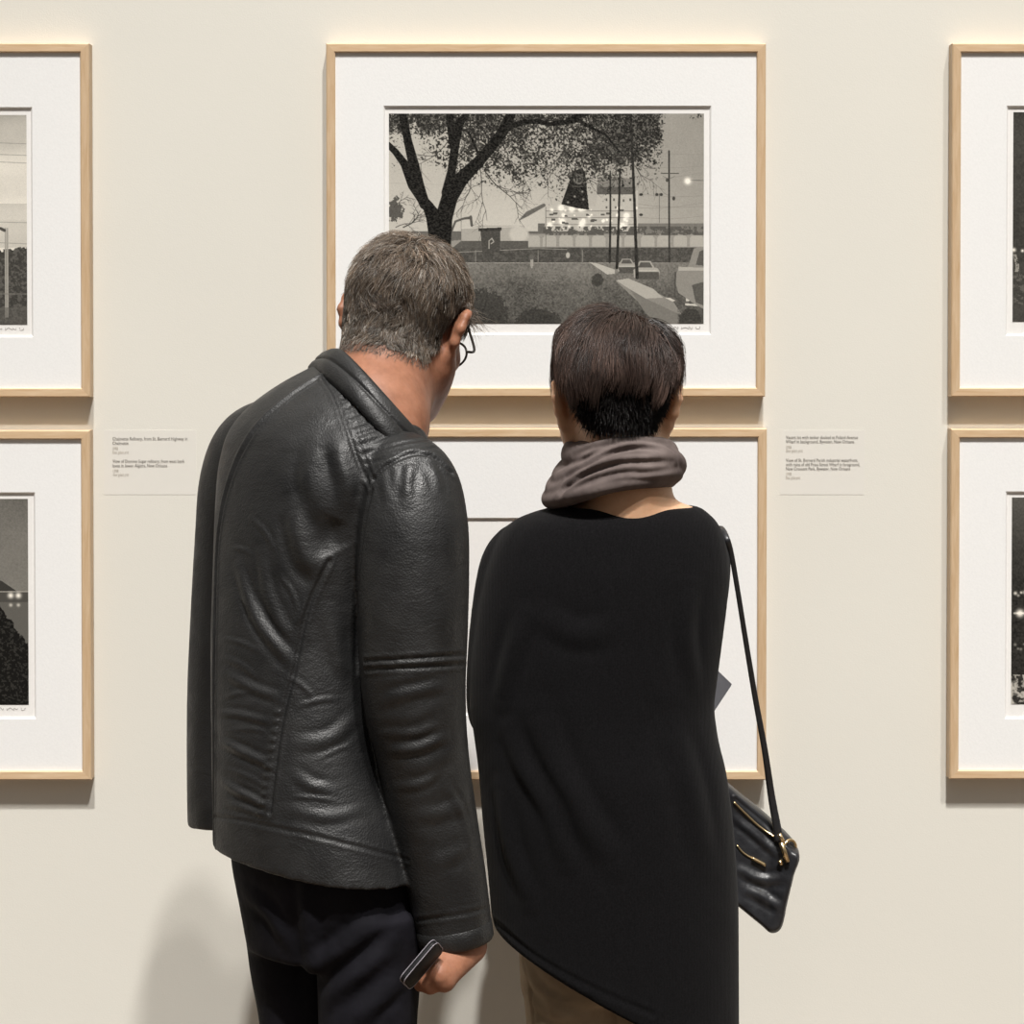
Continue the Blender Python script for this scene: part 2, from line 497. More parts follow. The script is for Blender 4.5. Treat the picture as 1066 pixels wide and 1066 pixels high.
# ------------------------------------------------------------------ painting of the photographic prints
class Canvas:
    def __init__(s, w, h):
        s.w, s.h = w, h
        s.a = np.zeros((h, w))
        s.Y, s.X = np.mgrid[0:h, 0:w].astype(float)
    def noise(s, sc, seed=0, octv=4):
        r = np.random.default_rng(seed); out = np.zeros((s.h, s.w)); amp = 1; tot = 0
        for o in range(octv):
            gw, gh = int(s.w / sc) + 3, int(s.h / sc) + 3
            g = r.random((gh, gw))
            x, y = s.X / sc, s.Y / sc
            xi, yi = x.astype(int), y.astype(int); fx, fy = x - xi, y - yi
            fx = fx * fx * (3 - 2 * fx); fy = fy * fy * (3 - 2 * fy)
            v = (g[yi, xi] * (1 - fx) + g[yi, xi + 1] * fx) * (1 - fy) + (g[yi + 1, xi] * (1 - fx) + g[yi + 1, xi + 1] * fx) * fy
            out += amp * v; tot += amp; amp *= 0.6; sc = max(sc / 2, 1.01)
        return out / tot
    def put(s, m, v):
        m = np.clip(m, 0, 1); s.a = s.a * (1 - m) + v * m
    def line(s, pts, w, v, soft=0.7):
        pts = np.asarray(pts, float); w = np.broadcast_to(np.asarray(w, float), (len(pts),))
        for (p, q, w0, w1) in zip(pts[:-1], pts[1:], w[:-1], w[1:]):
            mw = max(w0, w1) + 2
            x0, x1 = int(max(min(p[0], q[0]) - mw, 0)), int(min(max(p[0], q[0]) + mw + 1, s.w))
            y0, y1 = int(max(min(p[1], q[1]) - mw, 0)), int(min(max(p[1], q[1]) + mw + 1, s.h))
            if x1 <= x0 or y1 <= y0: continue
            X, Y = s.X[y0:y1, x0:x1], s.Y[y0:y1, x0:x1]
            d = q - p; L = d @ d + 1e-9
            t = np.clip(((X - p[0]) * d[0] + (Y - p[1]) * d[1]) / L, 0, 1)
            D = np.hypot(X - p[0] - t * d[0], Y - p[1] - t * d[1]) - (w0 + (w1 - w0) * t) / 2
            m_ = np.clip(0.5 - D / soft, 0, 1)
            s.a[y0:y1, x0:x1] = s.a[y0:y1, x0:x1] * (1 - m_) + v * m_
    def poly(s, pts, v):
        m = np.zeros((s.h, s.w), bool); p = np.asarray(pts, float)
        j = len(p) - 1
        for i in range(len(p)):
            with np.errstate(divide='ignore', invalid='ignore'):
                c = ((p[i, 1] > s.Y) != (p[j, 1] > s.Y)) & (s.X < (p[j, 0] - p[i, 0]) * (s.Y - p[i, 1]) / (p[j, 1] - p[i, 1] + 1e-12) + p[i, 0])
            m ^= c; j = i
        s.put(m.astype(float), v)
    def ell(s, c, r, v, soft=0.3):
        d = np.hypot((s.X - c[0]) / r[0], (s.Y - c[1]) / r[1])
        s.put(np.clip((1 - d) / soft + 0.5, 0, 1), v)
    def glow(s, c, r, v):
        d = np.hypot(s.X - c[0], s.Y - c[1])
        s.a += v * np.exp(-(d / r) ** 2)

def paint_tree_lot():
    k = 2.2
    c = Canvas(int(328 * k), int(219 * k))
    w, h = c.w, c.h
    q = lambda pts: [((x - 405) * k, (y - 118) * k) for x, y in pts]
    # sky, warm and pale, darker to the right and at the top
    c.a = 0.47 - 0.16 * c.X / w - 0.05 * (1 - c.Y / h) + 0.05 * (c.noise(120, 1) - 0.5) + 0.10 * np.exp(-((c.X - 0.45 * w) / (0.3 * w)) ** 2 - ((c.Y - 0.55 * h) / (0.25 * h)) ** 2)
    for i, (y0, y1) in enumerate([(168, 172), (185, 178), (196, 203), (207, 214), (214, 210), (222, 224), (150, 160)]):
        xs = np.linspace(640, 734, 12)
        c.line(q([(x, y0 + (y1 - y0) * (x - 640) / 94 + 4 * math.sin((x - 640) / 30)) for x in xs]), 1.0, 0.24)
    c.line(q([(405, 190), (470, 192), (540, 193)]), 0.8, 0.33)
    # far ground line, wall with panels
    c.poly(q([(560, 232), (734, 232), (734, 262), (405, 262), (405, 240), (480, 240), (560, 240)]), 0.13)
    c.poly(q([(663, 232), (733, 232), (733, 241), (663, 243)]), 0.17)
    c.poly(q([(545, 243), (733, 243), (733, 257), (470, 257), (470, 250)]), 0.26)
    for x in range(480, 735, 17):
        c.poly(q([(x, 247), (x + 2, 244.5), (x + 12, 244.5), (x + 14, 247), (x + 14, 256), (x, 256)]), 0.36)
    c.poly(q([(405, 257), (734, 257), (734, 273), (405, 273)]), 0.075)
    nz = c.noise(5, 3)
    c.put(((c.Y > 139 * k) & (c.Y < 156 * k)) * (nz > 0.55) * 0.5, 0.13)
    c.line(q([(475, 262), (560, 258), (590, 259)]), 1.3, 0.27)
    for x in (495, 560, 606): c.line(q([(x, 260), (x, 272)]), 1.5, 0.25)
    # ship: superstructure lit up, funnel with an emblem
    c.poly(q([(570, 214), (620, 214), (622, 196), (638, 196), (664, 198), (664, 240), (566, 240)]), 0.42)
    c.poly(q([(621, 193), (660, 193), (661, 202), (621, 202)]), 0.11)
    c.poly(q([(622, 184), (636, 183), (660, 186), (660, 194), (622, 194)]), 0.20)
    for (x, y) in [(630, 206), (638, 206), (648, 207), (630, 214), (640, 214), (655, 206)]:
        c.poly(q([(x, y), (x + 2, y), (x + 2, y + 2.5), (x, y + 2.5)]), 0.12)
    for i in range(3):
        c.line(q([(568, 219 + i * 7), (662, 219 + i * 7)]), 2.0, 0.22)
    r = np.random.default_rng(5)
    for i in range(34):
        x, y = r.uniform(568, 662), r.choice([217, 224, 228, 235]) + r.uniform(-2, 2)
        c.glow(q([(x, y)])[0], r.uniform(1.6, 4.0), r.uniform(0.25, 0.8))
    for (x, y) in [(584, 216), (595, 217), (607, 216), (585, 230), (606, 232), (648, 234), (652, 224), (572, 234)]:
        c.glow(q([(x, y)])[0], 6, 0.75)
    for i in range(16):
        x = r.uniform(570, 660); y = r.uniform(217, 236)
        c.poly(q([(x, y), (x + r.uniform(2, 6), y), (x + 4, y + 2), (x, y + 2)]), 0.10)
    c.poly(q([(584, 212), (596, 178), (606, 174), (609, 180), (613, 218), (600, 216)]), 0.035)
    c.ell(q([(602, 186)])[0], (5.2 * k, 5.2 * k), 0.20); c.ell(q([(602, 186)])[0], (3.9 * k, 3.9 * k), 0.05)
    c.line(q([(600.5, 189), (600.5, 183), (603.5, 183.4), (603.8, 186), (600.8, 186.5)]), 1.6, 0.24)
    c.line(q([(596, 193.5), (607, 193.5)]), 2.0, 0.10)
    for (x, y) in [(598, 204), (606, 199), (591, 210), (607, 207)]: c.glow(q([(x, y)])[0], 2, 0.3)
    # storage tank, crane, shed, hedge
    c.poly(q([(480, 238), (500, 234), (545, 234), (549, 240), (549, 250), (480, 252)]), 0.34)
    c.ell(q([(540, 243)])[0], (10 * k, 8.5 * k), 0.46); c.line(q([(480, 237), (540, 235)]), 2, 0.5)
    c.poly(q([(480, 250), (550, 250), (550, 258), (470, 258)]), 0.10)
    c.line(q([(470, 240), (474, 230), (482, 227), (490, 226)]), [5, 5, 5, 7], 0.10)
    c.line(q([(490, 225), (491, 234)]), 6, 0.10)
    c.line(q([(541, 228), (549, 222), (566, 213)]), [3, 11, 8], 0.13)
    for x in (480, 568): c.line(q([(x, 215), (x, 258)]), 1.4, 0.14)
    c.poly(q([(500, 239), (521, 238), (520, 262), (502, 262)]), 0.075)
    c.poly(q([(498, 237), (522, 236), (522, 239), (498, 240)]), 0.05)
    c.line(q([(509, 258), (509, 250), (512, 247.5), (514, 251), (511, 253)]), 2.0, 0.36)
    c.put(((c.Y > 117 * k) & (c.Y < 126 * k) & (c.X > 160 * k)) * (c.noise(9, 8) > 0.46), 0.10)
    # lot: mown grass, path, pavement
    lot = (c.Y > 155 * k)
    c.put(lot * 1.0, 0.130)
    g2 = c.noise(3, 11, 2); g3 = c.noise(60, 12)
    c.a = np.where(lot, (0.100 + 0.11 * (g2 - 0.5) + 0.09 * (g3 - 0.5) + 0.06 * np.exp(-((c.Y - 160 * k) / (18 * k)) ** 2)), c.a)
    c.line(q([(540, 283), (600, 285)]), 1.2, 0.19); c.line(q([(560, 291), (580, 291)]), 1.4, 0.2)
    c.poly(q([(613, 272), (620, 273), (640, 280), (640, 284), (632, 285)]), 0.40)
    c.poly(q([(641, 292), (652, 289), (700, 312), (716, 337), (690, 337)]), 0.22)
    c.poly(q([(641, 291), (654, 289), (680, 300), (690, 309), (672, 310), (655, 300)]), 0.36)
    c.poly(q([(655, 300), (672, 310), (730, 337), (680, 337)]), 0.17)
    c.put((c.Y > 172 * k) * (c.X > 300 * k) * (c.noise(8, 21) > 0.52) * 0.6, 0.08)
    for p_ in ([(692, 309), (697, 309), (703, 312), (700, 313)], [(714, 309), (721, 312), (714, 313)], [(713, 315), (730, 316), (729, 318), (713, 317)]):
        c.poly(q(p_), 0.48)
    # dark bushes along the bottom
    for (x, y, a, b_) in [(560, 334, 24, 14), (500, 325, 30, 26), (490, 334, 20, 16), (718, 332, 12, 12), (622, 291, 7, 7)]:
        d = np.hypot((c.X - (x - 405) * k) / (a * k), (c.Y - (y - 118) * k) / (b_ * k)) + 0.5 * (c.noise(6, int(x)) - 0.5)
        c.put((d < 0.95) * 0.85, 0.05)
    # two children on the grass
    c.line(q([(553.5, 270), (553.5, 277)]), 7, 0.30); c.ell(q([(553, 267)])[0], (2.6 * k, 2.6 * k), 0.12)
    c.line(q([(552, 277), (551, 287)]), 3, 0.16); c.line(q([(555, 277), (556, 287)]), 3, 0.16)
    c.ell(q([(591, 265)])[0], (2 * k, 3 * k), 0.40)
    # cars
    def car(x, y, s, v):
        t = lambda pp: q([(x + a * s, y + b_ * s) for a, b_ in pp])
        c.poly(t([(0, 0), (26, 0), (28, -6), (26, -10), (22, -11), (18, -18), (6, -18), (2, -11), (-1, -8)]), v)
        c.poly(t([(4, -11), (20, -11), (17, -16.5), (7, -16.5)]), 0.10)
        c.poly(t([(1, -6), (27, -6), (27, 2), (2, 2)]), 0.09); c.line(t([(2, -7.5), (25, -7.5)]), 2, 0.42)
    car(643, 282, 0.75, 0.30); car(660, 288, 0.95, 0.33)
    c.poly(q([(706, 278), (716, 277), (722, 258), (728, 256), (734, 256), (734, 322), (722, 315), (706, 304), (702, 290)]), 0.23)
    c.poly(q([(706, 277), (734, 278), (734, 281), (706, 281)]), 0.36)
    c.poly(q([(724, 275), (728, 261), (733, 259), (733, 276)]), 0.10)
    c.poly(q([(720, 296), (734, 292), (734, 318), (724, 314)]), 0.10); c.line(q([(703, 283), (702, 308), (712, 316)]), 4, 0.08)
    # utility poles, lamp
    c.line(q([(696, 157), (696.5, 272)]), 4.2, 0.055)
    c.line(q([(688, 180), (706, 180)]), 2.2, 0.07); c.line(q([(690, 183), (696, 186), (702, 183)]), 1, 0.1)
    c.ell(q([(701, 206)])[0], (1.6 * k, 2.2 * k), 0.07); c.ell(q([(694, 187)])[0], (1.4 * k, 2 * k), 0.07)
    c.line(q([(686, 201), (686, 231)]), 1.6, 0.12)
    for x in (683.5, 688): c.ell(q([(x, 202)])[0], (1.8 * k, 1.6 * k), 0.06)
    c.line(q([(718, 187), (733, 187.5)]), 1.6, 0.13)
    c.glow(q([(715.5, 188)])[0], 6.5, 0.8)
    # leaves: dense crown above, thinning downward and to the right
    x, y = c.X / k + 405, c.Y / k + 118
    dens = 0.68 - 0.0068 * (y - 118)
    dens += 0.20 * np.exp(-((x - 660) / 32) ** 2 - ((y - 140) / 28) ** 2) + 0.13 * np.exp(-((x - 520) / 40) ** 2 - ((y - 165) / 30) ** 2)
    dens += 0.16 * np.exp(-((x - 630) / 40) ** 2 - ((y - 160) / 26) ** 2) + 0.06 * np.exp(-((x - 560) / 60) ** 2 - ((y - 190) / 20) ** 2)
    dens -= 0.9 / (1 + np.exp(-(x - 692) / 3.0)) 
    dens += 0.55 * np.exp(-((x - 722) / 13) ** 2 - ((y - 119) / 8) ** 2)
    dens -= 0.25 / (1 + np.exp((x - 450) / 12)) * (y > 140)
    dens -= 0.22 * np.exp(-((x - 428) / 7) ** 2 - ((y - 170) / 34) ** 2) + 0.3 * np.exp(-((x - 468) / 16) ** 2 - ((y - 225) / 24) ** 2)
    fine = c.noise(3.2, 31, 2); med = c.noise(16, 32, 3); big = c.noise(48, 33, 2)
    leaf = (0.50 * fine + 0.32 * med + 0.18 * big) - 0.5
    c.put(np.clip((leaf + (dens - 0.355) * 0.62) * 14, 0, 1) * 0.97, 0.030)
    c.put((np.clip((leaf + (dens - 0.355) * 0.62) * 14, 0, 1) > 0.7) * (c.noise(3.3, 35, 2) > 0.62) * 0.7, 0.15)
    # bare twigs
    def twig(p, a, L, wd, dep, sd):
        rr = np.random.default_rng(sd)
        pts = [np.array(p, float)]
        for i in range(6):
            a += rr.uniform(-0.28, 0.28)
            pts.append(pts[-1] + L / 6 * np.array((math.cos(a), math.sin(a))))
            if dep and i in (1, 2, 3, 4): twig(pts[-1], a + rr.choice((-1, 1)) * rr.uniform(0.4, 0.9), L * rr.uniform(0.35, 0.6), wd * 0.6, dep - 1, int(rr.integers(1e6)))
        c.line(q([tuple(t) for t in pts]), np.linspace(wd, wd * 0.4, len(pts)) * k / 2.2, 0.06)
    for i, (p_, a, L, wd) in enumerate([((498, 170), 1.15, 60, 2.4), ((505, 178), 0.7, 55, 3.0), ((490, 180), 1.5, 42, 2.2), ((467, 146), 2.5, 45, 2.4), ((480, 140), 0.9, 25, 2.2),
            ((572, 128), 2.0, 50, 2.4), ((588, 132), 1.6, 70, 3.0), ((600, 130), 1.0, 50, 2.4), ((612, 125), 0.8, 60, 3.2), ((590, 150), 1.9, 50, 2.2), ((640, 140), 1.3, 60, 2.2), ((520, 160), 0.6, 60, 2), ((412, 236), -0.5, 30, 2), ((410, 215), -0.9, 20, 2), ((420, 236), -0.7, 26, 3)]):
        twig(p_, a, L, wd, 2, 50 + i)
    # trunk and limbs
    bark = 0.028
    c.line(q([(458, 255), (456, 240), (452, 226), (446, 215), (438, 205), (430, 192), (421, 170), (412, 158), (404, 150)]), np.array([21, 21, 17, 12, 10, 11, 8.5, 7, 6]) * k, bark)
    c.line(q([(442, 212), (436, 196), (431, 172), (425, 148), (419, 118), (417, 110)]), np.array([11, 13, 11, 9, 8, 8]) * k, bark)
    c.line(q([(460, 250), (462, 226), (468, 205), (480, 186), (498, 168), (512, 152), (524, 136), (532, 118), (535, 110)]), np.array([19, 18, 17, 15, 12, 11, 11, 10, 9]) * k, bark)
    c.line(q([(466, 200), (470, 178), (474, 150), (478, 128), (486, 118)]), np.array([13, 9, 9, 9, 6]) * k, bark)
    c.line(q([(472, 150), (469, 130), (468, 112)]), np.array([9, 8, 8]) * k, bark)
    c.line(q([(520, 140), (532, 131), (545, 127), (558, 126), (572, 129), (588, 127), (600, 121), (612, 117)]), np.array([6, 6, 5.5, 5, 4.5, 5, 6, 6]) * k, bark)
    c.line(q([(586, 128), (602, 125), (612, 131), (630, 140), (645, 158)]), np.array([4, 4, 3, 2.4, 1.6]) * k, bark)
    c.line(q([(498, 160), (492, 146), (488, 138)]), np.array([3, 2.4, 2]) * k, bark)
    for (p0, p1, wd) in [((635, 178), (634.5, 272), 5.0), ((645, 176), (642, 278), 6.0), ((656, 118), (663, 288), 7.0)]:
        c.line(q([p0, ((p0[0] + p1[0]) / 2 + 0.4, (p0[1] + p1[1]) / 2), p1]), [wd * 0.75, wd * 0.9, wd * 1.15], 0.04)
    for yy in (202, 223): c.ell(q([(667, yy)])[0], (2 * k, 1.4 * k), 0.05)
    c.put((np.hypot((c.X / k - 6) / 9, (c.Y / k - 100) / 13) + 1.3 * (c.noise(7, 91) - 0.5) < 0.9) * 0.9, 0.06)
    c.a += 0.035 * (c.noise(2.2, 77, 1) - 0.5)
    return np.clip(c.a, 0.012, 1.0)

def paint_highway():
    k = 2.2
    c = Canvas(int(328 * k), int(219 * k)); w, h = c.w, c.h     # right-hand edge is the part in view
    t = c.Y / h
    c.a = np.interp(t, [0, 0.06, 0.2, 0.3, 0.45, 0.55, 0.60, 1], [0.30, 0.42, 0.60, 0.56, 0.72, 0.66, 0.60, 0.6])
    c.a += 0.12 * (c.noise(90, 2) - 0.5) + 0.10 * np.sin(t * 26 + 2 * c.noise(120, 4)) * (t < 0.5) * 0.5
    c.put(((t > 0.42) & (t < 0.63)) * 0.55, 0.36)
    for (y0, y1) in [(18, 30), (30, 42), (36, 50), (104, 112), (120, 134)]:
        c.line([(0, y0 * 1.0 * k), (w, y1 * k)], 1.2, 0.22)
    tree = (c.Y > (138 + 12 * (c.noise(30, 6) - 0.5) + 10 * (c.noise(8, 7) - 0.5)) * k)
    c.put(tree * 1.0, 0.06)
    c.put(tree * (c.noise(5, 8) > 0.55) * 0.6, 0.13)
    for x in (60, 150, 305, 307): c.line([(x * k, 118 * k), (x * k, 210 * k)], 3.6, 0.30 if x > 200 else 0.1)
    c.line([(300 * k, 118 * k), (304 * k, 120 * k)], 7, 0.08)
    for i, x in enumerate(range(40, 260, 34)):
        c.poly([(x * k, 140 * k), (x * k, (100 + 9 * (i % 3)) * k), ((x + 9) * k, (100 + 9 * (i % 3)) * k), ((x + 9) * k, 140 * k)], 0.2)
        c.glow(((x + 4) * k, 100 * k), 4, 0.3)
    c.put((c.Y > 200 * k) * 0.6, 0.10)
    c.put((np.abs(c.Y - 186 * k) < 2) * 0.5, 0.16)
    return np.clip(c.a + 0.03 * (c.noise(2.2, 9, 1) - 0.5), 0.02, 1)

def paint_river_dusk():
    k = 2.2
    c = Canvas(int(328 * k), int(216 * k)); w, h = c.w, c.h
    c.a = 0.145 + 0.05 * (c.Y / h) + 0.06 * (c.noise(100, 2) - 0.5) + 0.05 * (c.noise(3, 5, 2) - 0.5)
    c.poly([(0, 60 * k), (120 * k, 50 * k), (270 * k, 76 * k), (300 * k, 86 * k), (316 * k, 97 * k), (0, 97 * k)], 0.05)
    c.put((c.Y > 97 * k) * 1.0, 0.075); c.put((c.Y > 108 * k) * 1.0, 0.11)
    c.line([(0, 97 * k), (w, 97 * k)], 1.5, 0.35)
    for x in list(range(20, 300, 26)) + [309, 317]:
        c.glow((x * k, 101 * k), 5.5, 0.7); c.glow((x * k, 111 * k), 3.5, 0.35)
    edge = 112 * k + np.clip((c.X - 296 * k) * 1.3, 0, 60 * k) + 16 * k * (c.noise(14, 8) - 0.5)
    bush = c.Y > edge
    c.put(bush * 1.0, 0.022); c.put(bush * (c.noise(4, 9) > 0.58) * 0.5, 0.06)
    return np.clip(c.a, 0.012, 1)

def paint_night_yard():
    k = 2.2
    c = Canvas(int(328 * k), int(219 * k)); w, h = c.w, c.h
    c.a = 0.030 + 0.03 * (c.noise(4, 2, 2)) + 0.03 * (c.noise(60, 3))
    r = np.random.default_rng(4)
    for x in [1, 10] + list(r.uniform(14, 328, 30)): c.glow((x * k, (142 + r.uniform(-6, 8)) * k), r.uniform(2, 5), r.uniform(0.25, 0.7))
    c.put((np.abs(c.X - 3.5 * k - 3 * np.sin(c.Y / 9)) < 4) * (c.Y > 148 * k) * (c.Y < 166 * k) * (c.noise(5, 6) > 0.4), 0.25)
    c.put((c.Y > 168 * k) * (c.noise(7, 7) > 0.6) * (c.Y < 200 * k) * 0.7, 0.13)
    c.poly([(60 * k, 140 * k), (70 * k, 60 * k), (78 * k, 60 * k), (90 * k, 140 * k)], 0.10)
    return np.clip(c.a, 0.012, 1)

def paint_lit_waterfront():
    k = 2.2
    c = Canvas(int(328 * k), int(215 * k)); w, h = c.w, c.h
    t = c.Y / h
    c.a = np.interp(t, [0, 0.25, 0.5, 1], [0.085, 0.045, 0.03, 0.03]) + 0.03 * (c.noise(4, 2, 2) - 0.3)
    r = np.random.default_rng(9)
    for x in [4, 7, 10, 13] + list(r.uniform(14, 328, 40)):
        c.glow((x * k, (100 + r.uniform(-3, 3)) * k), r.uniform(2, 4), r.uniform(0.2, 0.6)); c.glow((x * k, (156 + r.uniform(-4, 4)) * k), r.uniform(1.5, 3), 0.15)
    c.line([(3 * k, 120 * k), (w, 120 * k)], 4, 0.35)
    for x in (9, 40, 90, 140, 200, 260): c.glow((x * k, 120 * k), 7, 0.8)
    c.put((c.Y > 184 * k) * np.clip((c.noise(10, 7) - 0.42) * 5, 0, 1) * 0.9, 0.42)
    return np.clip(c.a, 0.012, 1)

def paint_plain_river():
    k = 1.2
    c = Canvas(int(200 * k), int(140 * k))
    c.a = 0.42 - 0.1 * c.Y / c.h + 0.08 * (c.noise(50, 2) - 0.5)
    c.put((c.Y > 90 * k) * 1.0, 0.20); c.put((c.Y > 112 * k) * 1.0, 0.10)
    return c.a

# ------------------------------------------------------------------ framed photographs
FD, FW, RECESS = 0.0255, 0.0135, 0.0045
FY = -FD

def wallpt(px, py, y): return P(px, py, y)[[0, 2]]

def framed(box, opening, printbox, tones, label, sig_seed):
    """box, opening, printbox: (x0, z0, x1, z1) in metres on the wall"""
    x0, z0, x1, z1 = box
    root = empty('framed_photograph', ((x0 + x1) / 2, 0, z0))
    props(root, label, 'framed photograph', 'framed photographs on the gallery wall')
    base = np.array(root.location)
    g = Geo()
    yb, yf = -0.001, -FD
    # four mitred members, front face with a slightly eased outer and inner edge
    e = 0.0016
    prof = [(0, yb), (0, yf + e), (e, yf), (FW - e, yf), (FW, yf + e), (FW, yb)]
    cor = [(x0, z0, 1, 1), (x1, z0, -1, 1), (x1, z1, -1, -1), (x0, z1, 1, -1)]
    for i in range(4):
        a, b_ = cor[i], cor[(i + 1) % 4]
        ra = [(a[0] + a[2] * d, y, a[1] + a[3] * d) for d, y in prof]
        rb = [(b_[0] + b_[2] * d, y, b_[1] + b_[3] * d) for d, y in prof]
        n = len(prof)
        F = [(j, (j + 1) % n, n + (j + 1) % n, n + j) for j in range(n)] + [tuple(range(n))[::-1], tuple(range(n, 2 * n))]
        g.add(ra + rb, F, 0 if i % 2 == 0 else 1)
    g.build('frame', [M['maple_h'], M['maple_v']], root, base, smooth=False)
    # mat board with a bevelled window
    ox0, oz0, ox1, oz1 = opening
    bx0, bz0, bx1, bz1 = x0 + FW, z0 + FW, x1 - FW, z1 - FW
    ym, t, bw = -FD + RECESS, 0.0032, 0.0028
    g = Geo()
    o_ = [(bx0, ym, bz0), (bx1, ym, bz0), (bx1, ym, bz1), (bx0, ym, bz1)]
    i_ = [(ox0, ym, oz0), (ox1, ym, oz0), (ox1, ym, oz1), (ox0, ym, oz1)]
    d_ = [(ox0 + bw, ym + t, oz0 + bw), (ox1 - bw, ym + t, oz0 + bw), (ox1 - bw, ym + t, oz1 - bw), (ox0 + bw, ym + t, oz1 - bw)]
    g.add(o_ + i_, [(j, (j + 1) % 4, 4 + (j + 1) % 4, 4 + j) for j in range(4)], 0)
    g.add(i_ + d_, [(j, (j + 1) % 4, 4 + (j + 1) % 4, 4 + j) for j in range(4)], 1)
    g.build('mat', [M['mat'], M['core']], root, base, smooth=False)
    # sheet of printing paper carrying the picture
    yp = ym + t
    g = Geo()
    g.add([(ox0 - 0.02, yp, oz0 - 0.02), (ox1 + 0.02, yp, oz0 - 0.02), (ox1 + 0.02, yp, oz1 + 0.02), (ox0 - 0.02, yp, oz1 + 0.02)], [(0, 1, 2, 3)])
    sheet = g.build('print', M['paper'], root, base, smooth=False)
    px0, pz0, px1, pz1 = printbox
    h, w = tones.shape
    xs = np.linspace(px0, px1, w); zs = np.linspace(pz1, pz0, h)
    X, Z = np.meshgrid(xs, zs)
    V = np.stack([X, np.full_like(X, yp - 0.0004), Z], -1).reshape(-1, 3)
    I = np.arange(h * w).reshape(h, w)
    Q = np.stack([I[:-1, :-1], I[1:, :-1], I[1:, 1:], I[:-1, 1:]], -1).reshape(-1, 4)
    me = fast_mesh('image', V - base, Q, False)
    tn = np.clip(tones * 1.30 - 0.018, 0.006, 1).reshape(-1, 1)
    set_tone(me, np.concatenate([tn * 1.0, tn * 0.95, tn * 0.84], 1))
    link('image', me, M['print'], sheet)
    # pencil signature under the picture, at its right
    if sig_seed is not None:
        r = np.random.default_rng(sig_seed)
        g = Geo()
        L = 0.052; xx = px1 - 0.004 - L
        t_ = np.linspace(0, 1, 90)
        zz = pz0 - 0.0062 + 0.0016 * np.sin(t_ * 60 + 2 * np.sin(t_ * 17)) * (0.5 + 0.9 * np.abs(np.sin(t_ * 9 + r.uniform(0, 3))))
        xq = xx + L * t_ + 0.001 * np.cos(t_ * 60)
        gap = (np.abs(t_ - 0.40) < 0.02) | (np.abs(t_ - 0.80) < 0.03)
        run = []
        for i in range(90):
            if gap[i]:
                if len(run) > 2: g.tube(run, 0.00032, 4)
                run = []
            else:
                run.append((xq[i], yp - 0.0003, zz[i]))
        if len(run) > 2: g.tube(run, 0.00032, 4)
        g.build('signature', M['pencil'], sheet, base)
    return root

def bx(px0, py0, px1, py1, y):
    a = wallpt(px0, py1, y); b_ = wallpt(px1, py0, y)
    return [a[0], a[1], b_[0], b_[1]]

FRW = 458.5 * mpp(FY)
YM = -FD + RECESS
def frame_right_edge(pxr, py0, py1):
    b_ = bx(0, py0, pxr, py1, FY); b_[0] = b_[2] - FRW; return b_
def frame_left_edge(pxl, py0, py1):
    b_ = bx(pxl, py0, 0, py1, FY); b_[2] = b_[0] + FRW; return b_
WOP, WPR = 340 * mpp(YM), 328 * mpp(YM)
def right_aligned(px, py0, py1, wd, y=YM):
    b_ = bx(0, py0, px, py1, y); b_[0] = b_[2] - wd; return b_
def left_aligned(px, py0, py1, wd, y=YM):
    b_ = bx(px, py0, 0, py1, y); b_[2] = b_[0] + wd; return b_

framed(bx(340, 45, 797.5, 413, FY), bx(399.5, 110, 740.5, 348.5, YM), bx(405, 118, 733, 337, YM), paint_tree_lot(),
       'framed black and white photograph of a big tree and a ship, above the two visitors', 1)
framed(bx(339, 446, 798.5, 812, FY), bx(425, 539, 712, 745, YM), bx(520, 590, 640, 700, YM), paint_plain_river(),
       'pale wood framed photograph mostly hidden behind the two people, only its white mat showing', None)
framed(frame_right_edge(92.5, 45, 413.5), right_aligned(33.5, 111.5, 351, WOP), right_aligned(27, 119.5, 338, WPR), paint_highway(),
       'framed photograph with a bright streaky sky and lamp post, cut off at upper left', 3)
framed(frame_right_edge(93.5, 448, 812), right_aligned(36.5, 512.5, 748.5, WOP), right_aligned(28.5, 519.5, 734, WPR), paint_river_dusk(),
       'pale wood framed photograph of a dusky river with lights and dark bushes, lower left', 4)
framed(frame_left_edge(990, 45, 413), left_aligned(1047, 110, 349.5, WOP), left_aligned(1054.5, 116.5, 335, WPR), paint_night_yard(),
       'pale wood framed photograph that is almost wholly black, cut off at upper right', 5)
framed(frame_left_edge(988.5, 446.5, 811), left_aligned(1046, 511.5, 748.5, WOP), left_aligned(1053, 518, 733.5, WPR), paint_lit_waterfront(),
       'pale wood framed dark photograph with white lights and pale foliage at its foot, lower right', 6)

# ------------------------------------------------------------------ wall labels
def text_mesh(s, size):
    cu = bpy.data.curves.new('t', 'FONT'); cu.body = s; cu.size = size; cu.resolution_u = 2
    o = bpy.data.objects.new('t', cu); COL.objects.link(o)
    dg = bpy.context.evaluated_depsgraph_get(); dg.update()
    em = o.evaluated_get(dg).to_mesh()
    V = np.array([v.co[:] for v in em.vertices]); F = [tuple(p.vertices) for p in em.polygons]
    o.evaluated_get(dg).to_mesh_clear(); bpy.data.objects.remove(o); bpy.data.curves.remove(cu)
    return V, F

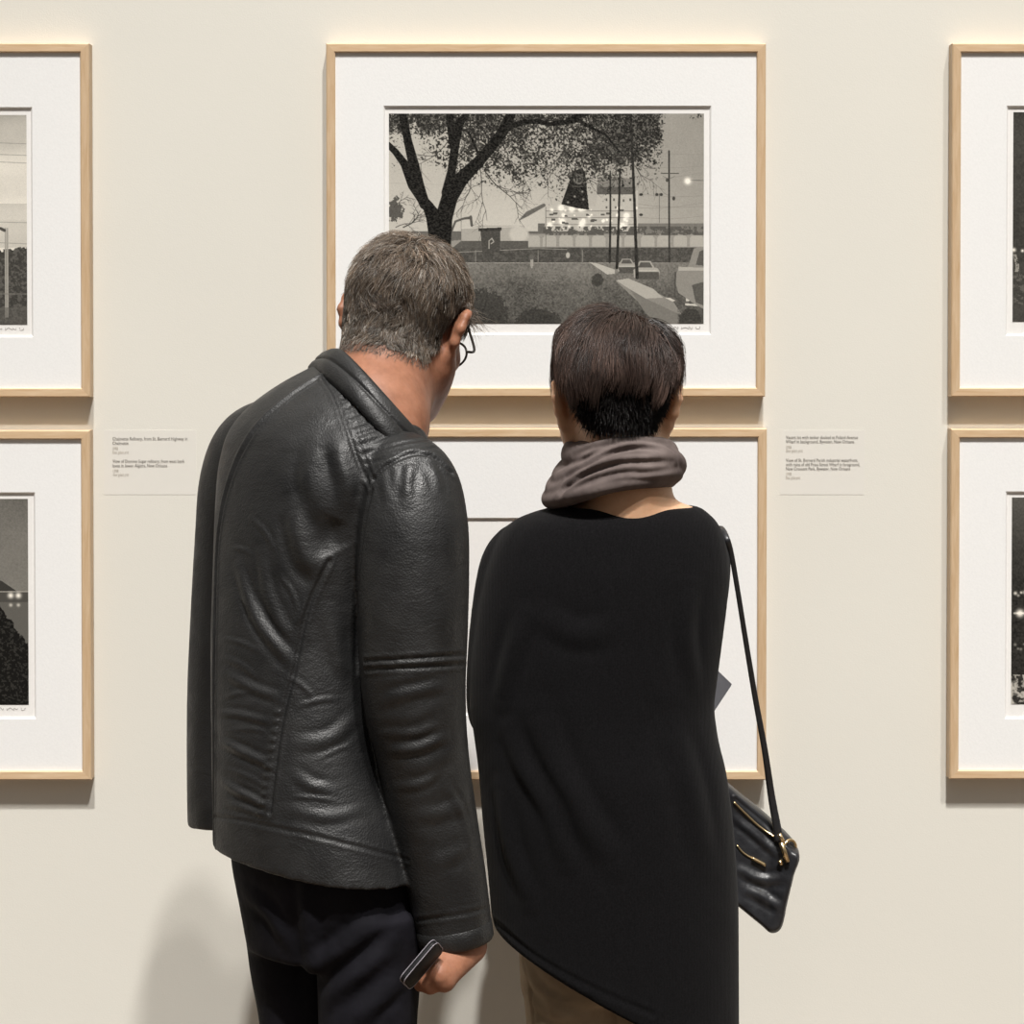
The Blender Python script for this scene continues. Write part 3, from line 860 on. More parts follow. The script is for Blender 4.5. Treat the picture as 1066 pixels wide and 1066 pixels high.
def wall_label(rect, lines, label):
    b_ = bx(*rect, -0.002)
    root = empty('wall_label', ((b_[0] + b_[2]) / 2, 0, b_[1]))
    props(root, label, 'wall label', 'printed wall labels beside the frames')
    base = np.array(root.location)
    g = Geo(); g.box(((b_[0] + b_[2]) / 2, -0.0001, (b_[1] + b_[3]) / 2), ((b_[2] - b_[0]) / 2, 0.0002, (b_[3] - b_[1]) / 2))
    g.build('card', M['label'], root, base, smooth=False)
    g = Geo()
    for s, x, y, wpx, pale in lines:
        V, F = text_mesh(s, 1.0)
        p0 = P(x, y, -0.002); L = wpx * mpp(-0.002)
        sc = L / (V[:, 0].max() - V[:, 0].min())
        hs = 4.7 * mpp(-0.002)
        if not pale:                       # a bold weight: each letter is printed with a small spread
            offs = [(-0.008, 0), (0.008, 0)]
        else:
            offs = [(0, 0)]
        for ox, oy in offs:
            w_ = np.stack([p0[0] + (V[:, 0] - V[:, 0].min()) * sc + ox * hs, np.full(len(V), -0.0008 - 0.00001 * len(g.V) % 0.0002), p0[2] + V[:, 1] * hs + oy * hs], 1)
            g.add(w_, F, 1 if pale else 0)
    g.build('lettering', [M['ink'], M['ink2']], root, base, smooth=False)

wall_label((108, 448, 204, 515), [
    ('Chalmette Refinery, from St. Bernard Highway in', 117, 458.2, 78, 0), ('Chalmette', 117, 462.8, 16.5, 0),
    ('1998', 117, 468.4, 5.6, 1), ('Silver gelatin print', 117, 472.2, 17, 1),
    ('View of Domino Sugar refinery, from west bank', 117, 481.6, 75, 0), ('levee in lower Algiers, New Orleans', 117, 486.2, 57, 0),
    ('1998', 117.5, 491.6, 5.6, 1), ('Silver gelatin print', 117.5, 495.4, 16.5, 1)],
    'small printed wall label beside the left frames, to the left of the man in leather')
wall_label((812, 448, 900, 515), [
    ('Vacant lot with tanker docked at Poland Avenue', 818.3, 456.8, 75, 0), ('Wharf in background, Bywater, New Orleans', 818.3, 461.2, 71, 0),
    ('1998', 818.3, 467, 5.6, 1), ('Silver gelatin print', 818.3, 470.6, 17.5, 1),
    ('View of St. Bernard Parish industrial waterfront,', 818.3, 480.6, 75, 0), ('with ruins of old Press Street Wharf in foreground,', 818.3, 485, 77, 0),
    ('New Crescent Park, Bywater, New Orleans', 818.3, 489.4, 67, 0),
    ('1998', 818.3, 494.8, 5.6, 1), ('Silver gelatin print', 818.3, 498.6, 15, 1)],
    'small printed wall label beside the right frames, to the right of the shoulder bag')

# ------------------------------------------------------------------ clothing helpers
def ring(px_l, px_r, py, y, yaw, rho, n=72, ex=2.4):
    """horizontal slice of a body turned by yaw whose outline in the picture runs from px_l to px_r"""
    c = P((px_l + px_r) / 2, py, y)
    a = np.linspace(0, 2 * math.pi, n, endpoint=False)
    ca, sa = np.cos(a), np.sin(a)
    u = np.sign(ca) * np.abs(ca) ** (2 / ex); v = np.sign(sa) * np.abs(sa) ** (2 / ex) * rho
    X = u * math.cos(yaw) + v * math.sin(yaw); Y = -u * math.sin(yaw) + v * math.cos(yaw)
    s = (px_r - px_l) / 2 * mpp(y) / X.max()
    cx = c[0]
    for _ in range(8):
        pts = np.stack([cx + X * s, c[1] + Y * s, np.full(n, c[2])], 1)
        q = proj(pts)[:, 0]
        s *= (px_r - px_l) / (q.max() - q.min()); cx += ((px_l + px_r) / 2 - (q.max() + q.min()) / 2) * mpp(y)
    return np.stack([cx + X * s, c[1] + Y * s, np.full(n, c[2])], 1)

def table(rows, n):
    r = np.asarray(rows, float)
    py = np.linspace(r[0, 0], r[-1, 0], n)
    # smooth monotone-ish interpolation
    out = [py]
    for k in range(1, r.shape[1]):
        out.append(np.interp(py, r[:, 0], r[:, k]))
    o = np.array(out).T
    for _ in range(2):
        o[1:-1, 1:] = 0.25 * o[:-2, 1:] + 0.5 * o[1:-1, 1:] + 0.25 * o[2:, 1:]
    return o

def pxtube(g, rows, n=40, seg=28, flat=1.0, up=(0, 1, 0)):
    """rows: px, py, depth y, radius in px"""
    r = interp_path(rows, n)
    pts = np.array([P(a, b_, c) for a, b_, c, _ in r]); rad = np.array([d * mpp(c) for _, _, c, d in r])
    g.tube(pts, rad, seg, 0, flat, up)
    return pts, rad

def strokes(V, F, lines):
    """press seams and folds into a garment: each stroke is laid on the surface, then the skin near it is raised or lowered"""
    N = normals(V, F)
    bv = BVHTree.FromPolygons(V.tolist(), F.tolist())
    from mathutils.kdtree import KDTree
    out = np.zeros(len(V))
    for pts, kind, amp, wid in lines:
        pp = interp_path(pts, max(24, int(sum(math.dist(a, b_) for a, b_ in zip(pts[:-1], pts[1:])) / 2.0)))
        path = []; end = []
        for i, (x, y) in enumerate(pp):
            d = DV + UV_ * (CPY - y) / FOC + XV * (x - CPX) / FOC
            hit = bv.ray_cast(Vector(CAM), Vector(d).normalized())
            if hit[0] is not None:
                path.append(np.array(hit[0])); end.append(i / (len(pp) - 1))
        if len(path) < 3: continue
        path = np.array(path); end = np.array(end)
        lo, hi = path.min(0) - 4 * wid, path.max(0) + 4 * wid
        sel = np.where(np.all((V > lo) & (V < hi), axis=1))[0]
        kd = KDTree(len(path))
        for i, p in enumerate(path): kd.insert(p, i)
        kd.balance()
        for vi in sel:
            co, i, dist = kd.find(V[vi])
            if dist > 3.2 * wid: continue
            u = dist / wid
            if kind == 'seam':
                f = -math.exp(-u * u) + 0.55 * math.exp(-((u - 1.7) / 0.7) ** 2)
            elif kind == 'groove':
                f = -math.exp(-u * u) + 0.4 * math.exp(-((u - 2.0) / 0.9) ** 2)
            elif kind == 'ridge':
                f = math.exp(-u * u)
            elif kind == 'fold':
                f = math.exp(-u * u) - 0.55 * math.exp(-((u - 1.7) / 0.7) ** 2)
            taper = 1.0 if kind == 'seam' else math.sin(math.pi * min(max(end[i], 0.02), 0.98)) ** 0.6
            out[vi] += amp * f * taper
    return V + N * out[:, None]

def hand(B, wrist, knuck, nrm, side, bends, size=1.0, k=0.006, spread=0.0):
    """palm from wrist to knuckle line; nrm = out of the back of the hand; side = direction of the thumb side; five separate digits"""
    wrist = np.asarray(wrist, float); knuck = np.asarray(knuck, float)
    d = knuck - wrist; L = np.linalg.norm(d); d /= L
    nrm = np.asarray(nrm, float); nrm -= d * (nrm @ d); nrm /= np.linalg.norm(nrm)
    s = np.cross(d, nrm)
    if s @ np.asarray(side, float) < 0: s = -s
    wd = 0.040 * size
    for i, o in enumerate((0.9, 0.32, -0.28, -0.85)):
        B.cone(wrist + s * o * 0.021 * size, knuck + s * o * wd - nrm * abs(o) * 0.004, 0.0145 * size, 0.0105 * size, 0.014)
    B.cone(wrist + d * L * 0.3 + s * 0.02 * size - nrm * 0.006, wrist + d * L * 0.65 + s * 0.026 * size - nrm * 0.010, 0.015 * size, 0.012 * size, 0.012)
    lens = [(0.040, 0.024, 0.019), (0.044, 0.028, 0.020), (0.041, 0.026, 0.019), (0.032, 0.019, 0.017)]
    rad = [0.0088, 0.0090, 0.0086, 0.0076]
    for i, o in enumerate((0.9, 0.32, -0.28, -0.85)):
        p = knuck + s * o * wd - nrm * abs(o) * 0.004
        ang = 0.0
        B.ell(p + nrm * 0.002, np.array((0.0105, 0.0105, 0.0105)) * size, None, 0.006)
        for j in range(3):
            ang += bends[j] * (1 + 0.06 * (i - 1.5))
            dd = d * math.cos(ang) - nrm * math.sin(ang) + s * spread * (o) * (j == 0)
            dd /= np.linalg.norm(dd)
            q = p + dd * lens[i][j] * size
            B.cone(p, q, rad[i] * size * (1 - 0.06 * j), rad[i] * size * (0.92 - 0.08 * j), k * 0.35)
            p = q
    # thumb from the side of the palm
    p = wrist + d * L * 0.28 + s * 0.026 * size - nrm * 0.006
    for j, (dl, rr) in enumerate(((0.040, 0.0125), (0.032, 0.0105), (0.026, 0.0092))):
        dd = d * (0.72 + 0.12 * j) + s * (0.62 - 0.34 * j) - nrm * (0.30 + 0.18 * j); dd /= np.linalg.norm(dd)
        q = p + dd * dl * size
        B.cone(p, q, rr * size, rr * 0.88 * size, 0.006)
        p = q

def strand_mesh(roots, paths, radii, cols0, cols1):
    """paths (n, m, 3): one thin tapered three-sided hair each"""
    n, m, _ = paths.shape
    T = np.gradient(paths, axis=1); T /= np.linalg.norm(T, axis=2, keepdims=True) + 1e-12
    ref = np.array([0.3, -0.9, 0.2]); S = np.cross(T, ref); S /= np.linalg.norm(S, axis=2, keepdims=True) + 1e-12
    U = np.cross(S, T)
    tt = np.linspace(0, 1, m)
    R = radii[:, None] * (1 - 0.75 * tt ** 1.5)[None, :]
    V = []
    for a in (0, 2.094, 4.189):
        V.append(paths + R[..., None] * (math.cos(a) * S + math.sin(a) * U))
    V = np.stack(V, 2)                                    # n, m, 3 sides, 3
    I = np.arange(n * m * 3).reshape(n, m, 3)
    Q = []
    for j in range(3):
        k = (j + 1) % 3
        Q.append(np.stack([I[:, :-1, j], I[:, :-1, k], I[:, 1:, k], I[:, 1:, j]], -1).reshape(-1, 4))
    C = cols0[:, None, :] * (1 - tt)[None, :, None] + cols1[:, None, :] * tt[None, :, None]
    C = np.repeat(C[:, :, None, :], 3, 2).reshape(-1, 3)
    return V.reshape(-1, 3), np.concatenate(Q), C

def sample_surface(V, F, mask, n):
    """random points on the faces whose corners are all inside mask"""
    fm = np.where(mask[F].all(1))[0]
    a = np.linalg.norm(np.cross(V[F[fm, 2]] - V[F[fm, 0]], V[F[fm, 3]] - V[F[fm, 1]]), axis=1)
    pick = rng.choice(fm, n, p=a / a.sum())
    u, v = rng.random((n, 1)), rng.random((n, 1))
    q = V[F[pick]]
    return (q[:, 0] * (1 - u) + q[:, 1] * u) * (1 - v) + (q[:, 3] * (1 - u) + q[:, 2] * u) * v

def shoe(base, toe_dir, L=0.28, name='shoe', parent=None, pbase=None):
    d = np.array((toe_dir[0], toe_dir[1], 0.0)); d /= np.linalg.norm(d); s = np.array((d[1], -d[0], 0))
    rings = []
    for t, w, h in [(-0.30, 0.02, 0.05), (-0.28, 0.034, 0.085), (-0.15, 0.039, 0.10), (0.05, 0.040, 0.085), (0.3, 0.046, 0.062), (0.5, 0.045, 0.050), (0.64, 0.034, 0.040), (0.70, 0.015, 0.025)]:
        a = np.linspace(0, 2 * math.pi, 20, endpoint=False)
        c = np.asarray(base) + d * t * L
        rings.append(np.array([c + s * w * math.cos(x) + np.array((0, 0, 1)) * max(0.002, h * (0.5 + 0.5 * math.sin(x)) if math.sin(x) > -0.7 else 0.002) for x in a]))
    v, f = loft(rings); g = Geo(); g.add(v, f)
    return g.build(name, M['shoe'], parent, pbase)

# ------------------------------------------------------------------ the man
MB = np.array((-0.26, -0.60, 0.0))
YAW = math.radians(38)
HM_C = P(421, 342, -0.43)
HM_R = rot(math.radians(-22), math.radians(9), math.radians(-18))
HM_S = 0.905

def build_man():
    B = Blob((-0.52, -0.92, 0.02), (0.02, -0.22, 1.83), 0.003)
    add_head(B, HM_C, HM_R, HM_S, 1.05, 1.05, 1.06, 0.95)
    L = lambda *p: HM_C + HM_R @ (np.array(p) * HM_S)
    nb = P(387, 436, -0.54)
    B.cone(L(0, -0.040, -0.03), nb, 0.056, 0.058, 0.02)
    B.cone(L(0.004, 0.010, -0.06), nb + np.array((0.012, 0.035, -0.01)), 0.053, 0.054, 0.03)
    B.cone(L(0.045, 0.020, -0.045), L(0.02, 0.05, -0.10), 0.020, 0.022, 0.03)
    # torso, limbs under the clothes
    ch = P(330, 560, -0.56); hip = P(335, 880, -0.62)
    B.cone(nb, ch, 0.06, 0.085, 0.03); B.cone(ch, hip, 0.080, 0.070, 0.03)
    shl, shr = P(268, 485, -0.44), P(420, 515, -0.645)
    B.cone(nb, shl, 0.05, 0.04, 0.03); B.cone(nb, shr, 0.05, 0.04, 0.03)
    el, wl = P(240, 690, -0.42), P(262, 850, -0.42)
    er, wr = P(432, 740, -0.665), P(486, 974, -0.664)
    B.cone(shl, el, 0.038, 0.030, 0.02); B.cone(el, wl, 0.030, 0.023, 0.01)
    B.cone(shr, er, 0.040, 0.032, 0.02); B.cone(er, wr, 0.027, 0.019, 0.01)
    hand(B, P(262, 850, -0.42), P(268, 900, -0.42) , (-0.8, 0.5, 0), (0.5, 0.8, 0), (0.3, 0.5, 0.4), 0.95)
    # right hand: back towards us, fingers folded round the phone
    kn = [(450, 996, -0.700), (453, 1005, -0.715), (458, 1014, -0.722), (463, 1022, -0.718)]
    for i, k_ in enumerate(kn):
        w0 = P(483 + 3 * i, 976 + 4 * i, -0.664 - 0.004 * i)
        B.cone(w0, P(*k_), 0.0140, 0.0108, 0.014)
    fing = [[kn[0], (446, 1002, -0.680), (444, 995, -0.660), (450, 989, -0.652)], [kn[1], (443, 1012, -0.704), (439, 1004, -0.678), (446, 996, -0.668)],
            [kn[2], (444, 1022, -0.716), (435, 1016, -0.692), (440, 1007, -0.680)], [kn[3], (448, 1029, -0.714), (437, 1026, -0.694), (438, 1018, -0.680)]]
    for i, fp in enumerate(fing):
        fp = [P(*x) for x in fp]; r0 = (0.0092, 0.0094, 0.0090, 0.0080)[i]
        B.ell(fp[0], (0.0112, 0.0112, 0.0112), None, 0.006)
        for j in range(3): B.cone(fp[j], fp[j + 1], r0 * (1 - 0.07 * j), r0 * (0.92 - 0.08 * j), 0.002)
    tp = [P(474, 980, -0.690), P(462, 984, -0.668), P(452, 986, -0.652), P(444, 990, -0.645)]
    for j in range(3): B.cone(tp[j], tp[j + 1], 0.0125 - 0.0015 * j, 0.011 - 0.0015 * j, 0.006)
    for leg in ([(305, 945, -0.56), (322, 1200, -0.59), (318, 1400, -0.61), (316, 1720, -0.62)], [(382, 950, -0.65), (384, 1200, -0.68), (384, 1400, -0.70), (380, 1740, -0.71)]):
        pl = [P(*x) for x in leg]
        B.cone(hip, pl[0], 0.05, 0.042, 0.03)
        for i, (r0, r1) in enumerate(((0.042, 0.034), (0.034, 0.028), (0.028, 0.024))): B.cone(pl[i], pl[i + 1], r0, r1, 0.01)
        B.cone(pl[3], pl[3] + np.array((0.05, 0.08, -0.045)), 0.026, 0.022, 0.01)
    V, F = B.mesh()
    V = smooth(V, F, 2, 0.4)
    me = fast_mesh('person', V - MB, F)
    man = link('person', me, M['skin_man'], None, MB)
    props(man, 'grey-haired man in a black leather jacket seen from behind, leaning towards the photographs', 'person')
    # ---------------- jacket
    g = Geo()
    rows = [(378, 332, 358, -0.525, 0.95), (384, 318, 374, -0.525, 0.88), (392, 303, 390, -0.53, 0.80), (408, 277, 410, -0.535, 0.80), (428, 252, 428, -0.54, 0.76), (452, 235, 446, -0.548, 0.72), (490, 226, 452, -0.555, 0.72),
            (540, 223, 428, -0.565, 0.76), (600, 221, 408, -0.572, 0.78), (660, 219, 398, -0.58, 0.80), (720, 219, 399, -0.59, 0.80), (800, 220, 414, -0.60, 0.80), (860, 221, 434, -0.608, 0.78), (905, 222, 448, -0.61, 0.78)]
    rgs = []
    for r in table(rows, 70):
        q = ring(r[1], r[2], r[0], r[3], YAW, r[4]); t = min(max((r[0] - 700) / 205, 0), 1)
        q[:, 2] += t * (0.012 - 0.11 * (q[:, 0] - q[:, 0].mean()))
        rgs.append(q)
    v, f = loft(rgs)
    g.add(v, f)
    pxtube(g, [(290, 440, -0.47, 30), (262, 462, -0.45, 38), (248, 500, -0.435, 40), (243, 560, -0.425, 40), (239, 640, -0.42, 40.5), (235, 720, -0.42, 40), (234, 800, -0.425, 39.5), (235, 858, -0.43, 39.5)], flat=1.15)
    sl, sr = pxtube(g, [(400, 484, -0.600, 40), (424, 504, -0.645, 52), (430, 544, -0.665, 57.5), (430, 600, -0.675, 59), (430, 660, -0.68, 57.5), (431, 720, -0.68, 54.5), (441, 790, -0.675, 48), (454, 860, -0.67, 44.5), (466, 925, -0.668, 42), (475, 980, -0.668, 39)], n=60)
    V, F = remesh(g, 0.0026, 4, 0.5)
    hz = P(320, 880, -0.62)[2]; wgt = np.clip((V[:, 2] - hz) / 0.04, 0, 1)[:, None]; V = V * (1 - wgt) + smooth(V, F, 12, 0.5) * wgt
    Lr = []
    S = lambda pts, a=0.0020, w=0.0028: Lr.append((pts, 'seam', a, w))
    R_ = lambda pts, a=0.004, w=0.006: Lr.append((pts, 'ridge', a, w))
    Fo = lambda pts, a=0.004, w=0.007: Lr.append((pts, 'fold', a, w))
    S([(333, 392), (303, 412), (272, 440), (252, 470), (238, 505), (230, 540), (226, 580), (224, 650), (223, 720), (223, 800), (223, 880)], 0.0028, 0.0032)
    S([(337, 392), (350, 412), (360, 440), (370, 470), (378, 490), (386, 506)], 0.0030, 0.0032)
    S([(342, 392), (356, 412), (366, 440), (376, 470), (384, 490), (390, 502)], 0.0022, 0.0030)
    S([(388, 500), (402, 485), (421, 475), (438, 472), (455, 478), (470, 492)], 0.0035, 0.0036)
    S([(388, 505), (379, 550), (374, 600), (371, 650), (371, 700)], 0.0016, 0.0030)
    for i in range(9):
        t = i / 8
        a = (353 + 30 * t, 405 + 78 * t); b_ = (388 + 66 * t, 396 + 70 * t)
        mid = ((a[0] + b_[0]) / 2 + 3, (a[1] + b_[1]) / 2 - 5 + 2 * t)
        S([a, mid, b_], 0.0012, 0.0030)
    S([(343, 584), (332, 606), (321, 632), (313, 665), (306, 700), (298, 730), (291, 765), (285, 810), (281, 846)], 0.0026, 0.0030)
    S([(224, 850), (250, 854), (283, 861), (334, 872), (386, 885), (425, 895)], 0.0016, 0.0026)
    S([(380, 688), (420, 686), (460, 683), (484, 681)], 0.0026, 0.0026); S([(381, 697), (420, 695), (460, 693), (484, 691)], 0.0026, 0.0026)
    S([(434, 958), (460, 955), (490, 950), (508, 945)], 0.0016, 0.0026)
    # soft folds of the back
    Fo([(248, 590), (258, 622), (270, 648), (286, 670), (304, 690)], 0.004, 0.007)
    pass
    Fo([(305, 530), (310, 556), (320, 582), (336, 594)], 0.005, 0.012)
    Fo([(350, 455), (355, 480), (362, 505), (360, 530)], 0.004, 0.010)
    Fo([(328, 465), (322, 495), (330, 525)], 0.003, 0.012)
    Lr.append(([(352, 540), (345, 556), (352, 575)], 'ridge', -0.010, 0.016))
    Fo([(272, 575), (278, 615), (290, 645), (300, 662)], 0.002, 0.007)
    Fo([(345, 640), (352, 680), (364, 705)], 0.003, 0.010)
    Fo([(228, 742), (250, 744), (282, 752)], 0.0022, 0.0040); Fo([(230, 772), (255, 784), (285, 798)], 0.0032, 0.0048)
    Fo([(232, 815), (255, 828), (280, 840)], 0.0030, 0.0045); Fo([(234, 836), (256, 842), (278, 850)], 0.0018, 0.0038)
    Fo([(232, 700), (262, 716), (290, 726)], 0.0024, 0.0050); Fo([(304, 805), (325, 818), (346, 822)], 0.0018, 0.0060); Fo([(306, 775), (345, 768), (372, 745)], 0.0020, 0.0075)
    Fo([(300, 842), (340, 850), (380, 842)], 0.0016, 0.0060)
    for (x, y, dx, dy, w_) in [(229, 664, 40, 14, .003), (232, 684, 34, 20, .0035), (231, 727, 30, -6, .003), (238, 760, 40, 2, .0026), (231, 800, 44, 18, .003), (245, 824, 26, 12, .0024), (300, 705, 26, 22, .003), (310, 735, 40, -8, .003),
                               (305, 655, 14, -30, .003), (250, 620, 10, 26, .003), (330, 790, 34, -14, .003), (262, 540, 22, 30, .0035), (292, 600, 18, 34, .003), (240, 570, 22, 8, .0026), (300, 830, 50, 4, .0026)]:
        Fo([(x, y), (x + dx * 0.5 + 2, y + dy * 0.5 - 2), (x + dx, y + dy)], 0.0013, w_)
    for i in range(12): R_([(293 - i * 1.6, 742 + i * 9.5), (285 - i * 1.6, 741 + i * 9.5)], 0.0026, 0.0022)
    # sleeve
    Fo([(398, 492), (402, 508), (404, 526)], 0.0012, 0.006); Fo([(428, 482), (424, 500), (424, 524)], 0.0020, 0.006); Fo([(446, 480), (454, 496), (458, 514)], 0.0016, 0.006)
    Fo([(412, 484), (412, 500), (413, 512)], 0.001, 0.005)
    for (a, b_, c, am, w) in [((388, 712), (425, 708), (470, 702), 0.004, 0.005), ((392, 730), (425, 722), (478, 712), 0.005, 0.006), ((392, 748), (430, 744), (470, 730), 0.005, 0.006),
                              ((398, 764), (430, 766), (468, 758), 0.007, 0.006), ((402, 782), (436, 780), (478, 770), 0.006, 0.006), ((412, 800), (446, 796), (484, 784), 0.006, 0.006),
                              ((412, 820), (440, 818), (470, 806), 0.004, 0.006), ((425, 850), (455, 848), (490, 838), 0.004, 0.007), ((440, 900), (470, 892), (500, 880), 0.003, 0.007), ((470, 815), (482, 850), (492, 890), 0.004, 0.008)]:
        Fo([(a[0] + 8 * math.sin(a[1]), a[1]), (b_[0], b_[1] + 3 * math.sin(a[1] * 1.7)), (c[0] - 14 * abs(math.cos(a[1] * 0.9)), c[1] + 3 * math.cos(a[1]))], am * (0.30 + 0.16 * math.sin(a[1] * 2.3)), w * (0.85 + 0.25 * math.sin(a[1])))
    V = strokes(V, F, Lr)
    V = smooth(V, F, 1, 0.3)
    jk = link('jacket', fast_mesh('jacket', V - MB, F), M['leather'], man)
    # stand collar: a double band round the neck, high at the nape and dipping to the right
    top = [(337, 372, -0.500), (343, 364, -0.530), (355, 364, -0.562), (375, 382, -0.600), (400, 409, -0.622), (426, 438, -0.618), (446, 460, -0.580), (452, 468, -0.520), (432, 458, -0.462), (395, 432, -0.440), (354, 398, -0.456)]
    bot = [(323, 387, -0.495), (329, 381, -0.535), (343, 388, -0.580), (366, 407, -0.622), (392, 434, -0.645), (420, 463, -0.642), (446, 488, -0.600), (456, 498, -0.520), (434, 490, -0.445), (392, 462, -0.422), (343, 420, -0.440)]
    def closed_path(rows, n=72):
        r = np.array(rows + rows[:1], float); k = len(rows)
        ext = np.vstack([r[-3:-1], r, r[1:3]]); u = interp_path(ext, 20 * (len(ext) - 1) + 1)[40:40 + 20 * k + 1]
        idx = np.linspace(0, len(u) - 1, n, endpoint=False).astype(int)
        return np.array([P(*x) for x in u[idx]])
    Tp, Bp = closed_path(top), closed_path(bot); cen = (Tp.mean(0) + Bp.mean(0)) / 2
    axd = Tp.mean(0) - Bp.mean(0); axd /= np.linalg.norm(axd)
    def band(t, off):
        p = Bp * (1 - t) + Tp * t; o = p - cen; o -= np.outer(o @ axd, axd); o /= np.linalg.norm(o, axis=1, keepdims=True)
        return p + o * off
    prof = [(-0.35, -0.004), (-0.12, 0.001), (0.05, 0.0035), (0.30, 0.0040), (0.40, 0.0030), (0.45, 0.0008), (0.50, 0.0030), (0.62, 0.0038), (0.86, 0.0030), (0.97, 0.0015), (1.0, -0.001), (0.96, -0.0035), (0.5, -0.004), (-0.35, -0.007)]
    v, f = loft([band(*p) for p in prof]); nn = 72; f = f[:-2] + [((len(prof) - 1) * nn + j, (len(prof) - 1) * nn + (j + 1) % nn, (j + 1) % nn, j) for j in range(nn)]
    g = Geo(); g.add(v, f); g.build('collar', M['leather'], jk, MB)
    # cuff edge
    e = sl[-1]; d = sl[-1] - sl[-3]; d /= np.linalg.norm(d)
    g = Geo(); g.tube([e - d * 0.022, e - d * 0.020, e - d * 0.002, e + d * 0.002], [sr[-1] * 1.0, sr[-1] * 1.035, sr[-1] * 1.03, sr[-1] * 0.97], 36, up=(0, 1, 0)); g.build('cuff', M['leather'], jk, MB)
    # ---------------- trousers
    g = Geo()
    rows = [(870, 240, 440, -0.605, 0.78), (900, 240, 440, -0.605, 0.78), (950, 250, 441, -0.605, 0.78), (990, 257, 441, -0.605, 0.75)]
    v, f = loft([ring(r[1], r[2], r[0], r[3], YAW, r[4]) for r in table(rows, 20)]); g.add(v, f)
    for tx in ([(305, 940, -0.56, 53), (310, 1000, -0.565, 51), (318, 1066, -0.57, 48), (322, 1200, -0.59, 43), (318, 1400, -0.61, 39), (316, 1760, -0.62, 36)],
               [(382, 950, -0.65, 58), (384, 1010, -0.655, 55), (383, 1066, -0.66, 52), (384, 1200, -0.68, 45), (384, 1400, -0.70, 40), (380, 1780, -0.71, 37)]):
        pts, rad = pxtube(g, tx, 50, 28)
    V, F = remesh(g, 0.004, 10)
    V = strokes(V, F, [([(318, 905), (320, 960), (330, 1060)], 'fold', 0.004, 0.010), ([(395, 955), (360, 985), (325, 1010)], 'fold', 0.006, 0.011), ([(410, 985), (370, 1015), (335, 1045)], 'fold', 0.005, 0.010),
                       ([(420, 1020), (390, 1045), (370, 1066)], 'fold', 0.005, 0.010), ([(255, 930), (280, 950), (300, 985)], 'fold', 0.004, 0.010)])
    link('trousers', fast_mesh('trousers', V - MB, F), M['denim'], man)
    for x, y in ((P(316, 1760, -0.62)[0], -0.62), (P(380, 1780, -0.71)[0], -0.71)):
        shoe((x + 0.02, y + 0.03, 0), (0.55, 0.83), 0.29, 'shoe', man, MB)
    return man, L

man, HML = build_man()

def head_local(V, C, R): return (V - C) @ R

def hair_cap(V, F, mask, thick):
    """offset shell over the scalp, feathering out at the hairline"""
    N = normals(V, F)
    use = mask > -0.012
    keep = use[F].all(1); Fk = F[keep]
    idx = np.unique(Fk); mp = np.full(len(V), -1); mp[idx] = np.arange(len(idx))
    s = np.clip((mask[idx] + 0.004) / 0.016, 0, 1); s = s * s * (3 - 2 * s)
    return V[idx] + N[idx] * (thick[idx] * s - 0.0015 * (1 - s))[:, None], mp[Fk]

def walk(BV, C, R, S, roots, flow, length, lift, m_, gap):
    """hairs that leave the scalp, follow the flow and stay outside the head; head-space in and out"""
    n = len(roots); out = np.empty((n, m_, 3)); p = roots.copy(); out[:, 0] = p
    W2L = R.T
    def probe(p):
        w = C + (p * S) @ R.T
        loc = np.empty((n, 3)); nr = np.empty((n, 3))
        for i in range(n):
            a, b_, _, _ = BV.find_nearest(Vector(w[i]))
            loc[i] = a; nr[i] = b_
        return (loc - C) @ R / S, nr @ R
    for j in range(1, m_):
        loc, N = probe(p)
        d = flow - N * (flow * N).sum(1, keepdims=True); d /= np.linalg.norm(d, axis=1, keepdims=True) + 1e-9
        d = d + N * (lift * (1.25 - 1.6 * j / m_))[:, None]
        d /= np.linalg.norm(d, axis=1, keepdims=True)
        p = p + d * (length / (m_ - 1))[:, None]
        sd = ((p - loc) * N).sum(1)
        p = p + N * np.maximum(gap * min(1, j / 2) - sd, 0)[:, None]
        out[:, j] = p
    return out

